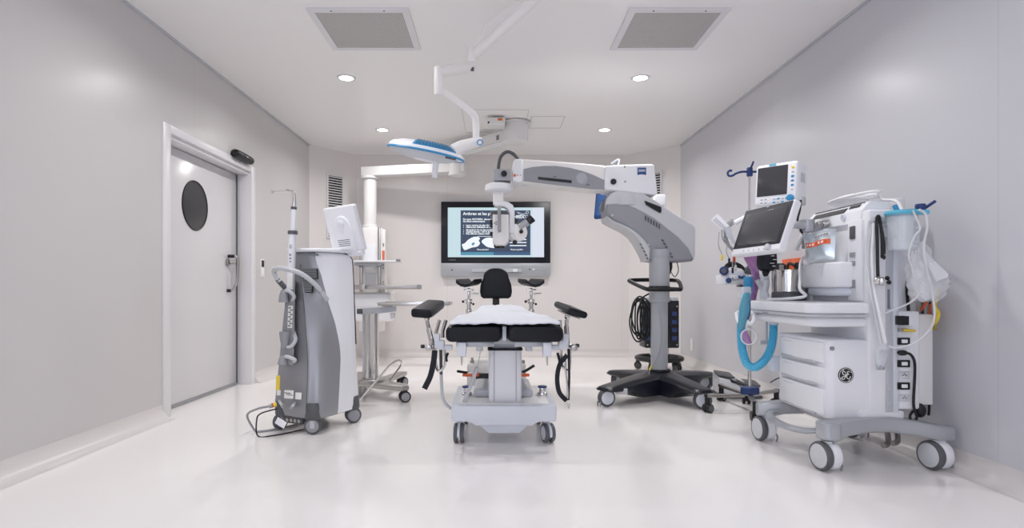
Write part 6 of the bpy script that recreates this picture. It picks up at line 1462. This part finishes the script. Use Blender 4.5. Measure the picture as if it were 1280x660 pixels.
# violet corrugated hoses
for k, (pts, lab) in enumerate((([at(930, 312, 4.1), at(936, 325, 4.08), at(943, 338, 4.06), at(945.5, 352, 4.09), at(942, 366, 4.09), at(940, 378, 4.09)], 'violet corrugated hose curving down from below the tilted screen to the worktop'),
    ([at(936, 312, 4.0), at(942, 324, 3.98), at(948, 335, 3.96), at(950, 337.5, 3.955)], 'short violet corrugated hose below the tilted screen ending at a clear connector'))):
    tag(MB().ribbed(pts, .024, .010, .1, 14).build('violet_hose', 'purple', sharp=80), lab, 'hose')
yc = thing('hose_connector', at(955, 372, 3.95), 'clear plastic hose connector standing at the back of the worktop', 'connector')
MB().tube([at(954, 343, 3.95), at(957, 352, 3.95), at(955, 364, 3.95), at(954.5, 373.8, 3.95)], .026, 14).build('connector_body', 'cloudy', yc)
MB().tube([at(946.5, 350, 3.95), at(950, 357, 3.95), at(955, 366, 3.95)], .016, 12).build('connector_branch', 'lgrey', yc)
MB().cyl(at(952, 347, 3.93), at(960, 345, 3.93), .022, bev=.004).cyl(at(955, 366, 3.94), at(958, 372, 3.94), .024).build('connector_port', 'cool', yc)
# blood pressure cuff
bc = thing('pressure_cuff', at(958, 343, 3.75), 'rolled black blood pressure cuff with white print hanging under the tilted screen', 'cuff')
rings = []
for py, hw, d in ((315, 11.2, .05), (322, 11.8, .056), (330, 12, .058), (335, 10.5, .05), (338, 7.5, .035)):
    c = at(958.5, py, 3.8); rings.append([c + Vector((hw * 3.8 / F * math.cos(a), d * math.sin(a), .004 * math.sin(2 * a))) for a in [2 * PI * k / 22 for k in range(22)]])
cf = MB().loft(rings).build('cuff_roll', 'cuffblack', bc, sharp=60)
for k, (dx, dy, w) in enumerate(((3, 316, 9), (2, 320.5, 7), (5, 325, 8), (1, 329.5, 10), (4, 333, 6))): MB().box(at(959 + dx * .8, dy, 3.8) + Vector((0, -.057 + .002 * k * 0, 0)), (w * .0028, .006, .004)).build('cuff_print', 'label', cf)
for dx in (-4, 0, 4): MB().tube([at(958 + dx * .9, 337, 3.79), at(957 + dx * .6, 341, 3.78), at(957 + dx * .2, 344.5, 3.79)], .010, 8).build('cuff_tube', 'wire', bc)
# electrode leads on a white clip beside the screen
eh = thing('ecg_leads', at(905, 300, 3.9), 'white clip board with grey electrode leads and coloured clips hanging left of the screens', 'electrode leads')
YE = 3.9
bd = MB().loft([[at(888.5, 275, YE), at(897, 267, YE), at(897, 267, YE + .03), at(888.5, 275, YE + .03)], [at(903, 287.5, YE - .02), at(911.5, 282, YE - .02), at(911.5, 282, YE + .02), at(903, 287.5, YE + .02)]]).build('clip_board', 'white', eh, sharp=30)
for k in range(2): MB().tube([at(891.5 + 2.5 * k, 274 - 2 * k, YE - .003), at(905.5 + 2 * k, 286 - 1.5 * k, YE - .022)], .003, 6, smooth=False).build('board_groove', 'lgrey', bd)
MB().loft([[at(904, 286, YE - .02), at(912, 282, YE - .02), at(912, 282, YE + .02), at(904, 286, YE + .02)], [at(910, 297, YE - .01), at(916, 295, YE - .01), at(916, 295, YE + .02), at(910, 297, YE + .02)], [at(916, 305, YE), at(920, 304, YE), at(920, 304, YE + .02), at(916, 305, YE + .02)]]).build('board_tail', 'cool', bd)
MB().tube([at(918, 279, YE), at(930, 272.5, YE), at(941, 268, 3.88)], .017, 10, smooth=False).build('holder_arm', 'white', eh)
rnd = random.Random(2)
for k in range(6):
    dx = rnd.uniform(-2, 2); dy = rnd.uniform(-3, 3)
    MB().tube([at(916 + dx, 276 + dy, YE + .05), at(905 + dx, 288 + dy, YE + .03), at(904 + dx + k, 300 + dy * .5, YE + .03), at(913 + dx, 310 + dy, YE + .03), at(923 + dx, 314 + dy * .5, YE + .03), at(930, 308 + dy, YE + .02), at(926 + dx, 292 + dy, YE + .04)], .0038, 6, 6).build('electrode_lead', 'greywire', eh)
for (px, py, c, sx_, sy_) in ((902.5, 322, 'yellow', 899, 290), (911.5, 326.5, 'black', 909, 305), (918, 324, 'red', 918, 310), (919.5, 335, 'lgrey', 920, 312), (915.8, 338, 'black', 917, 312)):
    MB().tube([at(sx_, sy_, YE), at(sx_ - 1, (sy_ + py) / 2, YE - .01), at(px, py - 4, YE - .01)], .0028, 6).build('electrode_lead', 'greywire', eh)
    MB().box(at(px, py, YE - .01), (.015, .012, .04), .005).build('electrode_clip', c, eh)
# ------------------------------------------------------------------ camera, world, view
cd = bpy.data.cameras.new('camera'); cam = bpy.data.objects.new('camera', cd); COL.objects.link(cam)
cam.location = (0, 0, EYE); cam.rotation_euler = (PI / 2, 0, 0)
cd.sensor_width = 36; cd.sensor_fit = 'HORIZONTAL'; cd.lens = 36 * F / 1280
cd.shift_x = (640 - VX) / 1280; cd.shift_y = (VY - 330) / 1280
cd.clip_start = .05
SC.camera = cam
wd = bpy.data.worlds.new('world'); SC.world = wd; wd.use_nodes = True
wd.node_tree.nodes['Background'].inputs[0].default_value = (.8, .85, 1, 1); wd.node_tree.nodes['Background'].inputs[1].default_value = 0.3
SC.view_settings.view_transform = 'Standard'; SC.view_settings.look = 'None'; SC.view_settings.gamma = 1; SC.view_settings.use_curve_mapping = False
SC.view_settings.exposure = EXPOSURE
SC.cycles.max_bounces = 12; SC.cycles.diffuse_bounces = 8; SC.cycles.glossy_bounces = 4; SC.cycles.transmission_bounces = 8; SC.cycles.transparent_max_bounces = 12
SC.cycles.caustics_reflective = False; SC.cycles.caustics_refractive = False
SC.cycles.use_denoising = True
